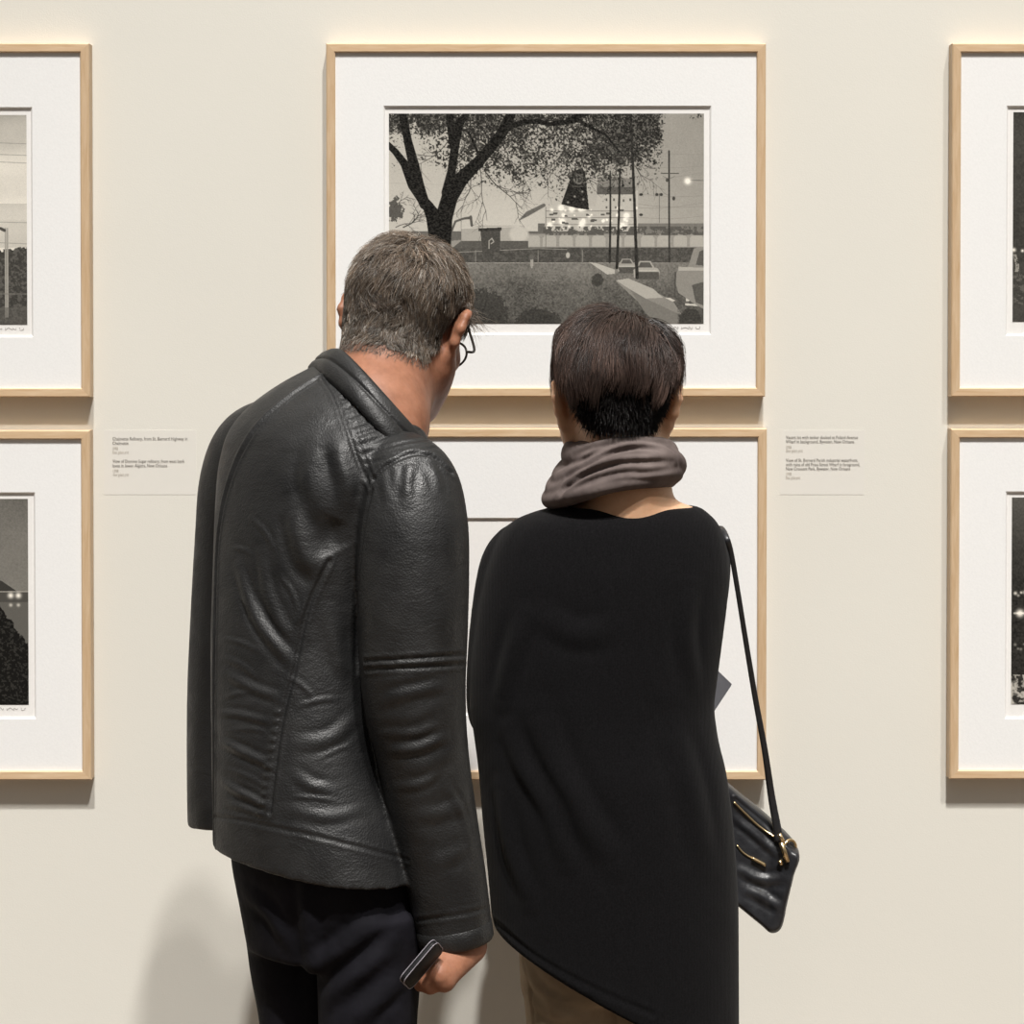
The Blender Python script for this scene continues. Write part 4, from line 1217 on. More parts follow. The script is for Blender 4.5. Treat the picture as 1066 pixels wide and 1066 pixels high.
def man_hair():
    me = man.data
    V = np.empty(len(me.vertices) * 3); me.vertices.foreach_get('co', V); V = V.reshape(-1, 3) + MB
    F = np.empty(len(me.loops), np.int32); me.loops.foreach_get('vertex_index', F); F = F.reshape(-1, 4)
    q = head_local(V, HM_C, HM_R) / HM_S
    # keep head only; fold ears out of the way
    near = (np.abs(q[:, 0]) < 0.12) & (np.abs(q[:, 1]) < 0.13) & (q[:, 2] > -0.09) & (q[:, 2] < 0.15)
    # hairline height as a function of front-back position
    yy = np.array([-0.13, -0.07, -0.045, -0.024, -0.016, 0.014, 0.030, 0.052, 0.075, 0.10])
    zz = np.array([-0.060, -0.060, -0.050, -0.026, 0.038, 0.042, 0.020, 0.040, 0.075, 0.085])
    mask = np.where(near, q[:, 2] - np.interp(q[:, 1], yy, zz), -1.0)
    ear = (np.abs(q[:, 0]) > 0.077) & (q[:, 1] > -0.03) & (q[:, 1] < 0.03) & (q[:, 2] < 0.042)
    mask[ear] = -1
    thick = 0.0022 + 0.005 * np.clip((q[:, 2] - 0.02) / 0.08, 0, 1)
    cv, cf = hair_cap(V, F, mask, thick)
    cq = head_local(cv, HM_C, HM_R) / HM_S
    ccol = np.tile(np.array([[0.060, 0.047, 0.037]]), (len(cv), 1)) * rng.uniform(0.7, 1.2, (len(cv), 1))
    n = 26000
    roots = sample_surface(V, F, mask > 0.001, n)
    rq = head_local(roots, HM_C, HM_R) / HM_S
    ctr = np.array((0, -0.012, 0.034)); rad = np.array((0.076, 0.098, 0.086))
    def nrm(p):
        g_ = (p - ctr) / rad ** 2
        return g_ / (np.linalg.norm(g_, axis=1, keepdims=True) + 1e-9)
    crown = np.array((0.012, -0.055, 0.105))
    length = np.interp(rq[:, 2], [-0.05, -0.02, 0.03, 0.08, 0.12], [0.009, 0.013, 0.022, 0.032, 0.036]) * rng.uniform(0.7, 1.3, n)
    cl = np.random.default_rng(3)
    # clumps share a direction so the hair falls in tufts
    cen = rq[rng.choice(n, 420, replace=False)]; coff = cl.normal(0, 0.42, (420, 3)); cton = cl.normal(0, 1, 420)
    own = np.argmin(((rq[:, None, :] - cen[None]) ** 2).sum(2), 1)
    flow = rq - crown; flow[:, 2] -= 0.015
    flow += np.clip((0.05 - rq[:, 2:3]) / 0.05, 0, 1) * np.array([[0, 0.0, -0.12]])
    flow /= np.linalg.norm(flow, axis=1, keepdims=True) + 1e-9
    flow += coff[own] + rng.normal(0, 0.20, (n, 3))
    m_ = 6
    lift0 = np.interp(rq[:, 2], [-0.06, -0.02, 0.05, 0.11], [0.20, 0.28, 0.55, 1.05]) * rng.uniform(0.6, 1.4, n)
    BV = BVHTree.FromPolygons(V.tolist(), F.tolist())
    gap = np.interp(rq[:, 2], [-0.06, -0.03, 0.03, 0.10], [0.0018, 0.0030, 0.0045, 0.0080]) * rng.uniform(0.8, 1.3, n)
    P_ = walk(BV, HM_C, HM_R, HM_S, rq, flow, length, lift0, m_, gap)
    # light greying top, darker sides and nape
    base = np.interp(rq[:, 2], [-0.05, 0.02, 0.06, 0.12], [0.70, 0.55, 0.80, 1.15]) * 0.80 * np.exp(0.28 * cton[own]) * np.exp(rng.normal(0, 0.34, n))
    grey = (rng.random(n) < 0.17 + 0.10 * (rq[:, 2] < -0.012))[:, None]
    c0 = np.where(grey, np.array([[0.26, 0.235, 0.205]]), np.array([[0.082, 0.060, 0.044]])) * base[:, None]
    c1 = np.where(grey, np.array([[0.44, 0.40, 0.35]]), np.array([[0.215, 0.160, 0.115]])) * base[:, None]
    # sparse stubble below the hairline
    k_ = 1600; r3 = sample_surface(V, F, (mask > -0.013) & (mask < 0.004) & (q[:, 1] < 0.0), k_); q3 = head_local(r3, HM_C, HM_R) / HM_S
    d3 = np.array((0, -0.35, -1.0)) + rng.normal(0, 0.30, (k_, 3)); l3 = rng.uniform(0.003, 0.009, k_)
    P3 = q3[:, None, :] + d3[:, None, :] * (l3[:, None] * np.linspace(0, 1, m_)[None, :])[..., None] + np.array((0, -0.0015, 0)) * np.linspace(0, 1, m_)[None, :, None]
    P_ = np.concatenate([P_, P3]); t3 = rng.uniform(0.5, 1.3, (k_, 1)); c0 = np.concatenate([c0, np.array([[0.10, 0.075, 0.058]]) * t3]); c1 = np.concatenate([c1, np.array([[0.20, 0.16, 0.13]]) * t3])
    # wisps standing off at the right temple
    w_n = 70
    wp = np.empty((w_n, m_, 3)); wr = np.stack([rng.uniform(0.066, 0.074, w_n), rng.uniform(0.030, 0.060, w_n), rng.uniform(0.035, 0.062, w_n)], 1)
    wd = np.array((0.55, 0.50, -0.10)) + rng.normal(0, 0.28, (w_n, 3)); wl = rng.uniform(0.018, 0.045, w_n)
    for j in range(m_):
        t = j / (m_ - 1); wp[:, j] = wr + wd * (wl * t)[:, None] + np.array((0, 0, -0.010)) * t * t
    P_ = np.concatenate([P_, wp]); c0 = np.concatenate([c0, np.tile([[0.16, 0.125, 0.10]], (w_n, 1))]); c1 = np.concatenate([c1, np.tile([[0.22, 0.18, 0.14]], (w_n, 1))])
    Wd = HM_C + (P_ * HM_S) @ HM_R.T
    sv, sf, sc_ = strand_mesh(None, Wd, np.concatenate([rng.uniform(0.00030, 0.00055, n), np.full(k_, 0.00025), np.full(w_n, 0.0003)]), c0, c1)
    Vt = np.concatenate([cv, sv]); Ft = np.concatenate([cf, sf + len(cv)]); Ct = np.concatenate([ccol, sc_])
    me = fast_mesh('hair', Vt - MB, Ft); set_tone(me, Ct[:len(me.vertices)])
    ho = link('hair', me, [M['hair'], M['haircap']], man)
    mi = np.zeros(len(me.polygons), np.int32); mi[:len(cf)] = 1; me.polygons.foreach_set('material_index', mi)
    # ---------------- eyes, glasses
    for sx in (-1, 1):
        g = Geo(); c = HML(sx * 0.031, 0.079, 0.006)
        t = np.linspace(0, math.pi, 10); rings = [np.array([c + 0.0125 * np.array((math.sin(x) * math.cos(y), math.sin(x) * math.sin(y), math.cos(x))) for y in np.linspace(0, 2 * math.pi, 16, endpoint=False)]) for x in t[1:-1]]
        v, f = loft(rings); g.add(v, f); g.build('eye', M['eye'], man, MB)
    gl = bpy.data.objects.new('eyeglasses', None); COL.objects.link(gl); gl.parent = man
    for sx in (-1, 1):
        a = np.linspace(0, 2 * math.pi, 32, endpoint=False)
        pts = np.array([HML(sx * (0.033 + 0.025 * math.cos(t)), 0.117 - 0.010 * abs(math.cos(t) * 0.5 + 0.5) - 0.10 * (0.0 - 0.02 * math.sin(t)), 0.001 + 0.021 * math.sin(t)) for t in a])
        v, f = sweep(pts, 0.0016, 6, closed=True); g = Geo(); g.add(v, f); g.build('rim', M['metal_dark'], gl, MB)
        g = Geo(); g.tube(interp_path([HML(sx * 0.058, 0.106, 0.008), HML(sx * 0.072, 0.098, 0.010), HML(sx * 0.079, 0.050, 0.022), HML(sx * 0.082, 0.010, 0.034), HML(sx * 0.084, -0.004, 0.030), HML(sx * 0.083, -0.014, 0.012)], 24), 0.0019, 6); g.build('temple', M['metal_dark'], gl, MB)
    g = Geo(); g.tube(interp_path([HML(-0.009, 0.116, 0.006), HML(0, 0.121, 0.010), HML(0.009, 0.116, 0.006)], 9), 0.0012, 6); g.build('bridge', M['metal_dark'], gl, MB)
man_hair()

# phone in the man's right hand
def phone():
    a_, b_ = P(421, 1016, -0.768), P(449, 983, -0.755)
    lng = b_ - a_; ln = np.linalg.norm(lng); lng /= ln
    thk = np.cross(lng, (0, 1, 0)); thk /= np.linalg.norm(thk)
    thk = thk if thk[0] < 0 else -thk
    dep = np.array((0, 1.0, 0)) * 0.86 - thk * 0.50; dep -= lng * (dep @ lng); dep /= np.linalg.norm(dep)
    thk = np.cross(lng, dep)
    ctr = (a_ + b_) / 2 + dep * 0.017
    ph = empty('phone', ctr - np.array((0, 0, 0.03)))
    props(ph, 'slim black phone with a pale rim held in the right hand of the man', 'phone')
    base = np.array(ph.location)
    def rr(h, w, off, r=0.008):
        o = []
        for cx, cz, s0 in ((1, 1, 0), (-1, 1, 90), (-1, -1, 180), (1, -1, 270)):
            for k in range(6):
                t = math.radians(s0 + k * 18)
                o.append(ctr + lng * (cx * (h - r) + r * math.cos(t)) + dep * (cz * (w - r) + r * math.sin(t)) + thk * off)
        return np.array(o)
    hh, ww = ln / 2 + 0.006, 0.017
    g = Geo(); v, f = loft([rr(hh - 0.001, ww - 0.001, -0.0036), rr(hh, ww, -0.0026), rr(hh, ww, 0.0026), rr(hh - 0.001, ww - 0.001, 0.0036)]); g.add(v, f)
    g.build('body', M['phone'], ph, base)
    for s in (-1, 1):
        v, f = sweep(rr(hh + 0.0003, ww + 0.0003, s * 0.0030), 0.0006, 6, closed=True); g = Geo(); g.add(v, f); o = g.build('rim', M['rim'], ph, base)
    o['label'] = 'pale thin rim'
phone()

# ------------------------------------------------------------------ the woman
WB = np.array((0.13, -0.37, 0.0))
HW_C = P(641, 423, -0.355)
HW_R = rot(math.radians(3), math.radians(1), math.radians(-12))
HW_S = 0.905

def build_woman():
    B = Blob((-0.13, -0.62, 0.02), (0.36, -0.08, 1.72), 0.003)
    add_head(B, HW_C, HW_R, HW_S, 1.0, 0.9, 0.80, 0.97)
    L = lambda *p: HW_C + HW_R @ (np.array(p) * HW_S)
    nb = P(655, 515, -0.385)
    B.cone(L(0, -0.028, -0.03), nb, 0.047, 0.056, 0.02); B.cone(L(0, 0.010, -0.05), nb + np.array((0, 0.03, -0.02)), 0.042, 0.05, 0.02)
    shl, shr = P(556, 586, -0.36), P(722, 582, -0.37)
    ch = P(640, 640, -0.37); hip = P(632, 900, -0.37)
    B.cone(nb + np.array((0, 0, -0.035)), shl, 0.045, 0.026, 0.02); B.cone(nb + np.array((0, 0, -0.035)), shr, 0.045, 0.026, 0.02)
    B.cone(nb, ch, 0.046, 0.056, 0.02); B.cone(ch, hip, 0.080, 0.088, 0.03)
    B.ell(P(657, 553, -0.380), (0.114, 0.056, 0.046), None, 0.015)
    el, er = P(518, 720, -0.36), P(718, 712, -0.36)
    wl, wr = P(520, 745, -0.20), P(712, 735, -0.19)
    B.cone(shl, el, 0.026, 0.022, 0.02); B.cone(el, wl, 0.022, 0.018, 0.01)
    B.cone(shr, er, 0.026, 0.022, 0.02); B.cone(er, wr, 0.022, 0.018, 0.01)
    hand(B, wl, wl + np.array((0.035, 0.060, 0.015)), (-0.6, 0.1, -0.7), (-0.4, 0.3, 0.8), (0.35, 0.5, 0.4), 0.86)
    hand(B, wr, wr + np.array((-0.015, 0.062, 0.020)), (0.7, 0.1, -0.6), (0.4, 0.3, 0.8), (0.30, 0.45, 0.35), 0.86)
    for sx, px in ((-1, 590), (1, 690)):
        h_ = P(px, 960, -0.37); x = h_[0]
        kn = np.array((x, -0.37, 0.48)); an = np.array((x, -0.38, 0.09))
        B.cone(h_, kn, 0.046, 0.036, 0.02); B.cone(kn, an, 0.034, 0.026, 0.01); B.cone(an, an + np.array((0, 0.10, -0.045)), 0.028, 0.022, 0.01)
    V, F = B.mesh(); V = smooth(V, F, 2, 0.4)
    wm = link('person', fast_mesh('person', V - WB, F), M['skin_woman'], None, WB)
    props(wm, 'dark-haired woman in a long black sweater and grey scarf standing close to the photographs', 'person')
    # ---------------- sweater with a slanting hem
    g = Geo()
    rows = [(527, 578, 728, -0.37, 0.62), (532, 552, 737, -0.37, 0.60), (543, 530, 748, -0.37, 0.58), (562, 516, 756, -0.37, 0.58), (592, 505, 760, -0.37, 0.60), (630, 497, 757, -0.37, 0.62),
            (690, 490, 749, -0.37, 0.64), (735, 489, 743, -0.37, 0.66), (770, 494, 748, -0.37, 0.68), (800, 498, 756, -0.37, 0.70), (850, 502, 763, -0.37, 0.70), (900, 507, 767, -0.37, 0.70), (945, 511, 769, -0.37, 0.70)]
    rings = [ring(r[1], r[2], r[0], r[3], 0.0, r[4], 84, 2.3) for r in table(rows, 70)]
    last = ring(514, 770, 965, -0.37, 0.0, 0.70, 84, 2.3)
    q0, q1, q2 = P(514, 962, -0.37), P(600, 1030, -0.46), P(769, 1100, -0.37)
    zp = np.interp(last[:, 0], [q0[0], q1[0], q2[0]], [q0[2], q1[2], q2[2]])
    for t in np.linspace(0.1, 1, 14):
        r = rings[69 if t else 69].copy() * (1 - t) + last * t
        r[:, 2] = rings[69][:, 2] * (1 - t) + zp * t
        rings.append(r)
    v, f = loft(rings); g.add(v, f)
    pxtube(g, [(545, 566, -0.36, 28), (528, 590, -0.36, 29), (519, 650, -0.36, 30), (516, 710, -0.355, 31), (516, 738, -0.32, 30), (517, 748, -0.26, 26), (520, 752, -0.22, 23)], up=(1, 0, 0))
    pxtube(g, [(728, 562, -0.36, 27), (733, 590, -0.365, 28), (727, 650, -0.36, 27), (720, 705, -0.355, 27), (716, 728, -0.32, 27), (714, 738, -0.26, 25), (712, 740, -0.215, 22)], up=(1, 0, 0))
    V, F = remesh(g, 0.003, 12)
    Fo = lambda pts, a=0.005, w=0.012: (pts, 'fold', a, w)
    V = strokes(V, F, [Fo([(530, 760), (545, 800), (575, 850), (590, 900)]), Fo([(560, 740), (575, 790), (605, 850), (640, 900)], 0.006, 0.016), Fo([(520, 820), (530, 880), (550, 940)]),
                       Fo([(545, 640), (530, 690), (522, 730)], 0.005, 0.012), Fo([(720, 610), (715, 660), (722, 710)], 0.004, 0.012), Fo([(560, 640), (600, 660), (640, 655)], 0.003, 0.014), Fo([(700, 760), (720, 820), (735, 900)], 0.004, 0.016),
                       ([(516, 960), (560, 997), (620, 1030), (680, 1056)], 'seam', 0.0014, 0.004)])
    sw = link('sweater', fast_mesh('sweater', V - WB, F), M['knit'], wm)
    # ---------------- trousers and shoes
    g = Geo()
    v, f = loft([ring(r[1], r[2], r[0], r[3], 0, r[4]) for r in table([(880, 545, 730, -0.365, 0.72), (940, 540, 738, -0.365, 0.72), (1000, 540, 740, -0.365, 0.70), (1030, 542, 738, -0.365, 0.66)], 14)]); g.add(v, f)
    for tx in ([(592, 990, -0.375, 52), (596, 1040, -0.375, 51), (598, 1100, -0.375, 49), (600, 1300, -0.37, 41), (602, 1500, -0.37, 36), (604, 1590, -0.38, 35)], [(688, 990, -0.365, 52), (686, 1040, -0.365, 51), (684, 1100, -0.365, 49), (682, 1300, -0.365, 41), (680, 1500, -0.37, 36), (680, 1590, -0.38, 35)]):
        pxtube(g, tx, 44, 28)
    V, F = remesh(g, 0.004, 8)
    V = strokes(V, F, [([(548, 1008), (560, 1030), (580, 1045), (600, 1048)], 'fold', 0.004, 0.008), ([(552, 1040), (580, 1056), (610, 1058)], 'fold', 0.004, 0.008), ([(545, 1000), (552, 1030), (556, 1066)], 'seam', 0.002, 0.003)])
    link('trousers', fast_mesh('trousers', V - WB, F), M['beige'], wm)
    for px in (604, 680):
        x = P(px, 1590, -0.38)[0]; shoe((x, -0.37, 0), (0.02 * (1 if px > 640 else -1), 1), 0.25, 'shoe', wm, WB)
    # ---------------- scarf: a cotton loop in overlapping rolls
    g = Geo()
    def band(rows, flat):
        # rows: angle (deg, 0 = right, 90 = away, 270 = towards us), height px, radius m, thickness m
        r = interp_path(rows + [(rows[0][0] + 360, *rows[0][1:])], 80)[:-1]
        c = P(644, 485, -0.375)
        pts, rad = [], []
        for a, hpx, R0, t in r:
            x = c[0] + R0 * math.cos(math.radians(a)); y = c[1] + R0 * 0.95 * math.sin(math.radians(a))
            pts.append((x, y, P(644, hpx, -0.375)[2])); rad.append(t)
        v, f = sweep(pts, rad, 14, flat, (0, 0, 1), closed=True)
        g.add(v, f)
    # (right, away, left, towards us)
    band([(0, 474, 0.066, 0.014), (90, 455, 0.066, 0.013), (180, 474, 0.062, 0.015), (225, 472, 0.066, 0.013), (270, 464, 0.064, 0.012), (315, 466, 0.068, 0.014)], 1.2)
    band([(0, 486, 0.074, 0.016), (90, 470, 0.072, 0.016), (180, 498, 0.074, 0.016), (225, 490, 0.076, 0.013), (270, 477, 0.075, 0.013), (315, 475, 0.078, 0.015)], 1.0)
    band([(0, 494, 0.070, 0.014), (90, 484, 0.08, 0.02), (180, 510, 0.084, 0.014), (225, 502, 0.083, 0.012), (270, 489, 0.080, 0.012), (315, 488, 0.079, 0.014)], 0.95)
    band([(0, 500, 0.064, 0.012), (90, 500, 0.085, 0.02), (180, 520, 0.090, 0.013), (225, 512, 0.089, 0.012), (270, 499, 0.080, 0.012), (315, 497, 0.072, 0.012)], 0.9)
    # the cloth between the rolls
    a = np.linspace(0, 2 * math.pi, 60, endpoint=False); c = P(646, 485, -0.375)
    v, f = loft([np.stack([c[0] + r_ * np.cos(a) - 0.006 * k, c[1] + r_ * 0.95 * np.sin(a), np.full(60, P(644, hh, -0.375)[2]) + 0.014 * k * 0.3 * np.cos(a)], 1) for k, (hh, r_) in enumerate([(458, 0.056), (466, 0.062), (480, 0.068), (495, 0.070), (508, 0.068), (514, 0.060)])])
    g.add(v, f)
    V, F = remesh(g, 0.0022, 4)
    G = lambda p_, a_=0.0035, w_=0.0032: (p_, 'groove', a_, w_)
    V = strokes(V, F, [G([(597, 474), (625, 464), (660, 458), (703, 463)]), G([(590, 496), (606, 486), (634, 473), (662, 467), (690, 468)], 0.005), G([(583, 512), (600, 499), (628, 487), (655, 481), (700, 480)], 0.0045),
                       G([(600, 508), (622, 498), (650, 492), (675, 492), (704, 488)], 0.003), G([(606, 482), (618, 472), (640, 463)], 0.003), G([(580, 518), (592, 506), (606, 496)], 0.003), G([(640, 478), (662, 474), (680, 474)], 0.002), G([(690, 462), (704, 472), (708, 486)], 0.002),
                       ([(610, 492), (640, 478), (690, 474)], 'ridge', 0.003, 0.005), ([(600, 466), (640, 459), (680, 461)], 'ridge', 0.002, 0.004)])
    V = smooth(V, F, 1, 0.4)
    link('scarf', fast_mesh('scarf', V - WB, F), M['scarf'], wm)
    for sx in (-1, 1):
        g = Geo(); c = L(sx * 0.031, 0.079, 0.006)
        t = np.linspace(0, math.pi, 10); rings = [np.array([c + 0.0118 * np.array((math.sin(x) * math.cos(y), math.sin(x) * math.sin(y), math.cos(x))) for y in np.linspace(0, 2 * math.pi, 16, endpoint=False)]) for x in t[1:-1]]
        v, f = loft(rings); g.add(v, f); g.build('eye', M['eye'], wm, WB)
    return wm, L
woman, HWL = build_woman()

def woman_hair():
    me = woman.data
    V = np.empty(len(me.vertices) * 3); me.vertices.foreach_get('co', V); V = V.reshape(-1, 3) + WB
    F = np.empty(len(me.loops), np.int32); me.loops.foreach_get('vertex_index', F); F = F.reshape(-1, 4)
    q = head_local(V, HW_C, HW_R) / HW_S
    near = (np.abs(q[:, 0]) < 0.12) & (np.abs(q[:, 1]) < 0.13) & (q[:, 2] > -0.10) & (q[:, 2] < 0.15)
    yy = np.array([-0.13, -0.09, -0.060, -0.032, -0.022, -0.014, 0.016, 0.036, 0.060, 0.085, 0.10])
    zz = np.array([-0.058, -0.055, -0.050, -0.030, -0.008, 0.036, 0.036, 0.010, 0.055, 0.078, 0.085])
    hl = np.interp(q[:, 1], yy, zz)
    hl = np.where(q[:, 1] < -0.02, hl + np.clip(0.35 * (np.abs(q[:, 0]) - 0.030), 0, 1) + np.clip(1.2 * (np.abs(q[:, 0]) - 0.050), 0, 1), hl)
    mask = np.where(near, q[:, 2] - hl, -1.0)
    ear = (np.abs(q[:, 0]) > 0.077) & (q[:, 1] > -0.03) & (q[:, 1] < 0.03) & (q[:, 2] < 0.042)
    mask[ear] = -1
    th = np.interp(q[:, 2], [-0.06, -0.005, 0.012, 0.03, 0.07, 0.12], [0.002, 0.003, 0.005, 0.009, 0.011, 0.016])
    cv, cf = hair_cap(V, F, mask, th)
    cq = head_local(cv, HW_C, HW_R) / HW_S
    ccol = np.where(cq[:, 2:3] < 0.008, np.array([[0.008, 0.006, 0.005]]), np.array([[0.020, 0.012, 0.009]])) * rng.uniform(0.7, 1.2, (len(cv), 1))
    ctr = np.array((0, -0.012, 0.030)); rad0 = np.array((0.076, 0.098, 0.090))
    def nrm(p):
        g_ = (p - ctr) / rad0 ** 2
        return g_ / (np.linalg.norm(g_, axis=1, keepdims=True) + 1e-9)
    m_ = 9
    # long top layers falling from the crown
    n = 19000
    roots = sample_surface(V, F, (mask > 0.004) & (q[:, 2] > 0.024), n)
    rq = head_local(roots, HW_C, HW_R) / HW_S
    crown = np.array((0.016, -0.048, 0.105))
    cl = np.random.default_rng(8)
    cen = rq[rng.choice(n, 300, replace=False)]; coff = cl.normal(0, 0.38, (300, 3)); cton = cl.normal(0, 1, 300)
    own = np.argmin(((rq[:, None, :] - cen[None]) ** 2).sum(2), 1)
    flow = rq - crown; flow /= np.linalg.norm(flow, axis=1, keepdims=True) + 1e-9
    flow += np.array((0.0, 0.02, -0.65)) + coff[own] + rng.normal(0, 0.09, (n, 3))
    # back layers end along a stacked edge: lower at the left and right, shorter in the middle
    endz = 0.012 + 0.018 * np.exp(-(rq[:, 0] / 0.03) ** 2) + 0.010 * cl.normal(0, 1, 300)[own] + rng.normal(0, 0.004, n)
    side = np.abs(rq[:, 0]) > 0.055
    endz = np.where(side, 0.043 + rng.normal(0, 0.004, n), endz)
    length = np.where(side, np.clip((rq[:, 2] - endz) * 1.1 + 0.012, 0.012, 0.08), np.clip((rq[:, 2] - endz) * 1.25 + 0.022, 0.020, 0.080)) * rng.uniform(0.8, 1.12, n)
    lift = rng.uniform(0.25, 0.60, n)
    earless = ~((np.abs(q[:, 0]) > 0.0765) & (q[:, 2] < 0.045) & (q[:, 1] > -0.035) & (q[:, 1] < 0.03))
    BV = BVHTree.FromPolygons(V.tolist(), F[earless[F].all(1)].tolist())
    gap = np.interp(rq[:, 2], [0.02, 0.05, 0.12], [0.008, 0.012, 0.019]) * (rng.uniform(0.75, 1.25, n) + 0.15 * cl.normal(0, 1, 300)[own])
    P_ = walk(BV, HW_C, HW_R, HW_S, rq, flow, length, lift, m_, gap)
    xl = 0.088 + 0.006 * rng.random((n, 1)); P_[:, :, 0] = np.sign(P_[:, :, 0]) * np.minimum(np.abs(P_[:, :, 0]), xl + 0.25 * np.clip(np.abs(P_[:, :, 0]) - xl, 0, 1))
    tone = np.exp(0.45 * cton[own]) * np.exp(rng.normal(0, 0.28, n))
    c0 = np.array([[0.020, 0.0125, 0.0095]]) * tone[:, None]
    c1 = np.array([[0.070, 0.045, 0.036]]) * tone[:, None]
    # short dark nape
    n2 = 9000
    r2 = sample_surface(V, F, (mask > 0.0) & (q[:, 2] < 0.03), n2); r2q = head_local(r2, HW_C, HW_R) / HW_S
    P2 = np.empty((n2, m_, 3)); l2 = rng.uniform(0.007, 0.014, n2)
    f2 = np.array((0, -0.25, -1.0)) + rng.normal(0, 0.25, (n2, 3)); f2[:, 0] -= 1.5 * r2q[:, 0]
    for j in range(m_): P2[:, j] = r2q + (f2 * 0.8 + nrm(r2q) * 0.55) * (l2 * j / (m_ - 1))[:, None]
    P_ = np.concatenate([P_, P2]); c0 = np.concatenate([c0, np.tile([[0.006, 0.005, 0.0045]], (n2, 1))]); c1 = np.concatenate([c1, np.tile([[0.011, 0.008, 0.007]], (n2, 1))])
    Wd = HW_C + (P_ * HW_S) @ HW_R.T
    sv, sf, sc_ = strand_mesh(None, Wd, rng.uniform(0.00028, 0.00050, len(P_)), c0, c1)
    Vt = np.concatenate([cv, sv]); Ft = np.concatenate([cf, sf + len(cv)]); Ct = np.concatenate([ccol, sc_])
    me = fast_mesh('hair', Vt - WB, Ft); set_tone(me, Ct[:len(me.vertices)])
    ho = link('hair', me, [M['hair'], M['haircap']], woman)
    mi = np.zeros(len(me.polygons), np.int32); mi[:len(cf)] = 1; me.polygons.foreach_set('material_index', mi)
woman_hair()

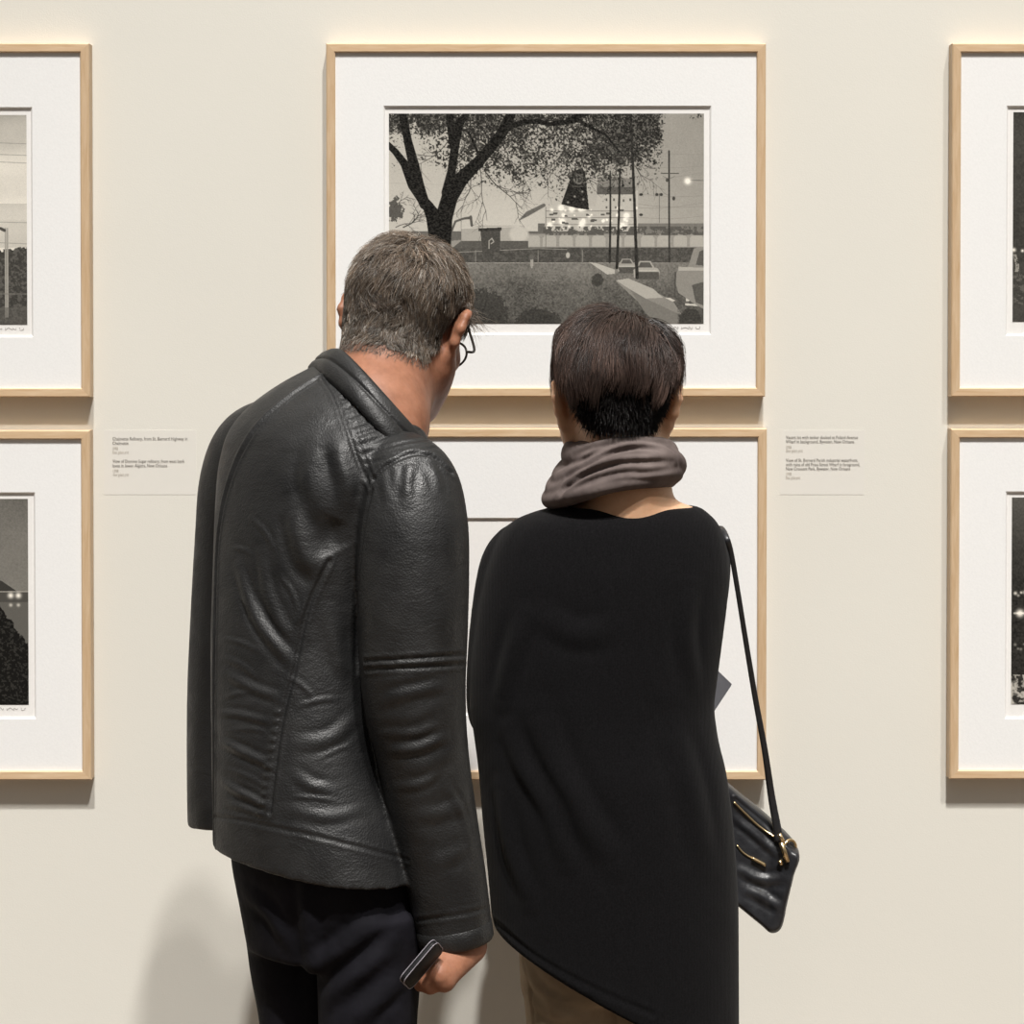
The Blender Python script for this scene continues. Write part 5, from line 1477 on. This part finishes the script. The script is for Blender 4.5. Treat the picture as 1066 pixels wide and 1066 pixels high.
# ------------------------------------------------------------------ shoulder bag
def bag():
    y0 = -0.235
    root = empty('shoulder_bag', P(797, 966, y0))
    props(root, 'black leather shoulder bag with gold zips hanging at the right hip of the woman', 'bag')
    base = np.array(root.location)
    # body: pouch whose top edge slopes down to the right; thin towards the seams
    out = [(750, 809), (768, 824), (800, 850), (829, 880), (824, 905), (818, 930), (811, 960), (800, 966), (790, 958), (768, 940), (752, 925), (746, 880), (745, 830)]
    o = interp_path(out + [out[0]], 79)[:-1]
    c2 = o.mean(0)
    rings = []
    for s, dy in ((0.90, -0.045), (0.97, -0.038), (1.0, -0.022), (1.0, 0.0), (1.0, 0.022), (0.97, 0.038), (0.90, 0.045)):
        rings.append(np.array([P(c2[0] + (x - c2[0]) * s, c2[1] + (y - c2[1]) * s, y0) + np.array((0, dy * (0.55 if y < c2[1] - 20 else 1.0), 0)) for x, y in o]))
    v, f = loft(rings); g = Geo(); g.add(v, f)
    V, F = remesh(g, 0.0022, 5)
    V = strokes(V, F, [([(760, 848), (785, 868), (812, 892)], 'fold', 0.003, 0.005), ([(765, 902), (790, 915), (815, 915)], 'fold', 0.003, 0.006), ([(775, 925), (795, 935), (812, 945)], 'fold', 0.003, 0.006), ([(766, 832), (795, 856), (822, 882)], 'seam', 0.002, 0.0025)])
    o_ = link('pouch', fast_mesh('pouch', V - base, F), M['bagleather'], root)
    bv = BVHTree.FromPolygons(V.tolist(), F.tolist())
    def on(pts, n, lift=0.001):
        r = []
        for (x, y) in interp_path(pts, n):
            d = DV + UV_ * (CPY - y) / FOC + XV * (x - CPX) / FOC
            h = bv.ray_cast(Vector(CAM), Vector(d).normalized())
            p = np.array(h[0]) if h[0] is not None else P(x, y, y0 - 0.03)
            r.append(p - np.array(d) / np.linalg.norm(d) * lift)
        return np.array(r)
    g = Geo(); g.tube(on([(764, 835), (775, 846), (790, 860), (806, 871), (816, 876)], 30), 0.0017, 6); z = g.build('zip', M['gold'], root, base); z['label'] = 'gold zip along the top edge'
    g = Geo(); g.tube(on([(767, 880), (774, 888), (784, 894), (797, 900)], 24), 0.0016, 6)
    g.tube(on([(783, 893.5), (790, 897), (797, 901)], 10, 0.003), 0.0026, 6); z = g.build('zip', M['gold'], root, base); z['label'] = 'short gold zip with a pull on the pocket'
    # metal: loop, ring and end tab of the strap
    g = Geo()
    c = P(822, 884, y0 - 0.03); a = np.linspace(0, 2 * math.pi, 28, endpoint=False)
    v, f = sweep(np.array([c + 0.0125 * np.array((math.cos(t) * 0.75, 0.5 * math.cos(t), math.sin(t))) for t in a]), 0.0022, 8, closed=True); g.add(v, f)
    g.build('ring', M['gold'], root, base)
    g = Geo(); g.tube([P(813, 877, y0 - 0.045), P(820, 897, y0 - 0.045)], 0.0034, 8); g.tube([P(811, 868, y0 - 0.045), P(815, 876, y0 - 0.045)], 0.003, 8)
    g.tube([P(811, 896, y0 - 0.042), P(814, 900, y0 - 0.042)], 0.003, 8); g.build('clasp', M['gold'], root, base)
    g = Geo(); g.tube(interp_path([P(824, 888, y0 - 0.02), P(827, 896, y0 - 0.02), P(823, 904, y0 - 0.02)], 8), 0.005, 8); g.build('tab', M['bagleather'], root, base)
    # strap: flat band from the ring up over the shoulder and down the chest
    rows = [(811, 876, y0 - 0.035, 4.6), (809, 862, y0 - 0.035, 4.4), (803, 828, y0 - 0.04, 3.9), (796, 780, y0 - 0.06, 3.3), (786, 725, y0 - 0.08, 3.0), (776, 665, -0.34, 2.8), (768, 615, -0.36, 2.7), (761, 575, -0.375, 2.8), (757, 562, -0.385, 3.2), (752, 552, -0.365, 3.6), (748, 552, -0.335, 4.0), (744, 570, -0.28, 4.2), (730, 620, -0.225, 4.2), (726, 700, -0.215, 4), (738, 780, -0.225, 4), (754, 815, -0.235, 4)]
    r = interp_path(rows, 110)
    pts = np.array([P(a_, b_, c_) for a_, b_, c_, _ in r]); rad = np.array([d_ * mpp(c_) for _, _, c_, d_ in r])
    v, f = sweep(pts, rad, 10, 0.35, (0, -1, 0.2)); g = Geo(); g.add(v, f); g.build('strap', M['bagleather'], root, base)
bag()

# ------------------------------------------------------------------ booklet in the woman's hand
def booklet():
    q = [P(712, 690, -0.12), P(745, 697, -0.12), P(761.5, 713, -0.13), P(743, 741, -0.17), P(708, 734, -0.17)]
    root = empty('booklet', (q[3] + q[4]) / 2)
    props(root, 'dark grey booklet held by the woman, its corner poking out beside her right elbow', 'booklet')
    base = np.array(root.location)
    n = np.cross(q[1] - q[0], q[4] - q[0]); n /= np.linalg.norm(n); n = n if n[1] < 0 else -n
    def slab(t0, t1, inset):
        c = np.mean(q, 0); w = [c + (p - c) * (1 - inset) for p in q]
        g = Geo(); g.add([p + n * t0 for p in w] + [p + n * t1 for p in w], [(0, 1, 2, 3, 4)[::-1], (5, 6, 7, 8, 9)] + [(i, (i + 1) % 5, 5 + (i + 1) % 5, 5 + i) for i in range(5)]); return g
    slab(0.001, 0.0022, 0).build('cover', M['booklet'], root, base, smooth=False)
    slab(-0.0012, 0.001, 0.02).build('pages', M['page'], root, base, smooth=False)
    slab(-0.0024, -0.0012, 0).build('cover', M['booklet'], root, base, smooth=False)
booklet()

# ------------------------------------------------------------------ light
def spot(name, loc, target, watts, size, color, rad=0.05, blend=0.6):
    l = bpy.data.lights.new(name, 'SPOT'); l.energy = watts; l.spot_size = math.radians(size); l.spot_blend = blend
    l.color = color; l.shadow_soft_size = rad
    o = bpy.data.objects.new(name, l); COL.objects.link(o); o.location = loc
    o.rotation_euler = (Vector(target) - Vector(loc)).to_track_quat('-Z', 'Y').to_euler()
def sun(name, frm, strength, color, ang):
    l = bpy.data.lights.new(name, 'SUN'); l.energy = strength; l.angle = math.radians(ang); l.color = color
    o = bpy.data.objects.new(name, l); COL.objects.link(o); o.location = frm
    o.rotation_euler = (-Vector(frm)).to_track_quat('-Z', 'Y').to_euler()
# long rows of ceiling lights: one bank straight over the viewer, a weaker bank off to the right, one spot on the middle
sun('ceiling_light_bank', (0.0, -2.65, 5.3), 3.03, (1.0, 0.975, 0.940), 1.6)
sun('side_light_bank', (1.02, -3.0, 5.2), 1.50, (1.0, 0.970, 0.930), 2.2)
spot('track_light', (0.8, -3.4, 7.3), (0.30, 0, 1.38), 640, 34, (1.0, 0.965, 0.92), 0.08, 1.0)
wd = bpy.data.worlds.new('world'); SC.world = wd; wd.use_nodes = True
nt = wd.node_tree
bg = nt.nodes['Background']; bg.inputs[1].default_value = 1.0
tc = nt.nodes.new('ShaderNodeTexCoord'); sx = nt.nodes.new('ShaderNodeSeparateXYZ'); nt.links.new(tc.outputs['Generated'], sx.inputs[0])
nt.links.new(ramp(nt, sx.outputs['Z'], (0.055, 0.053, 0.050), (0.42, 0.405, 0.385), 0.0, 0.9), bg.inputs[0])   # pale ceiling, dim hall
SC.view_settings.view_transform = 'Standard'
SC.view_settings.look = 'None'
SC.view_settings.exposure = 0.0
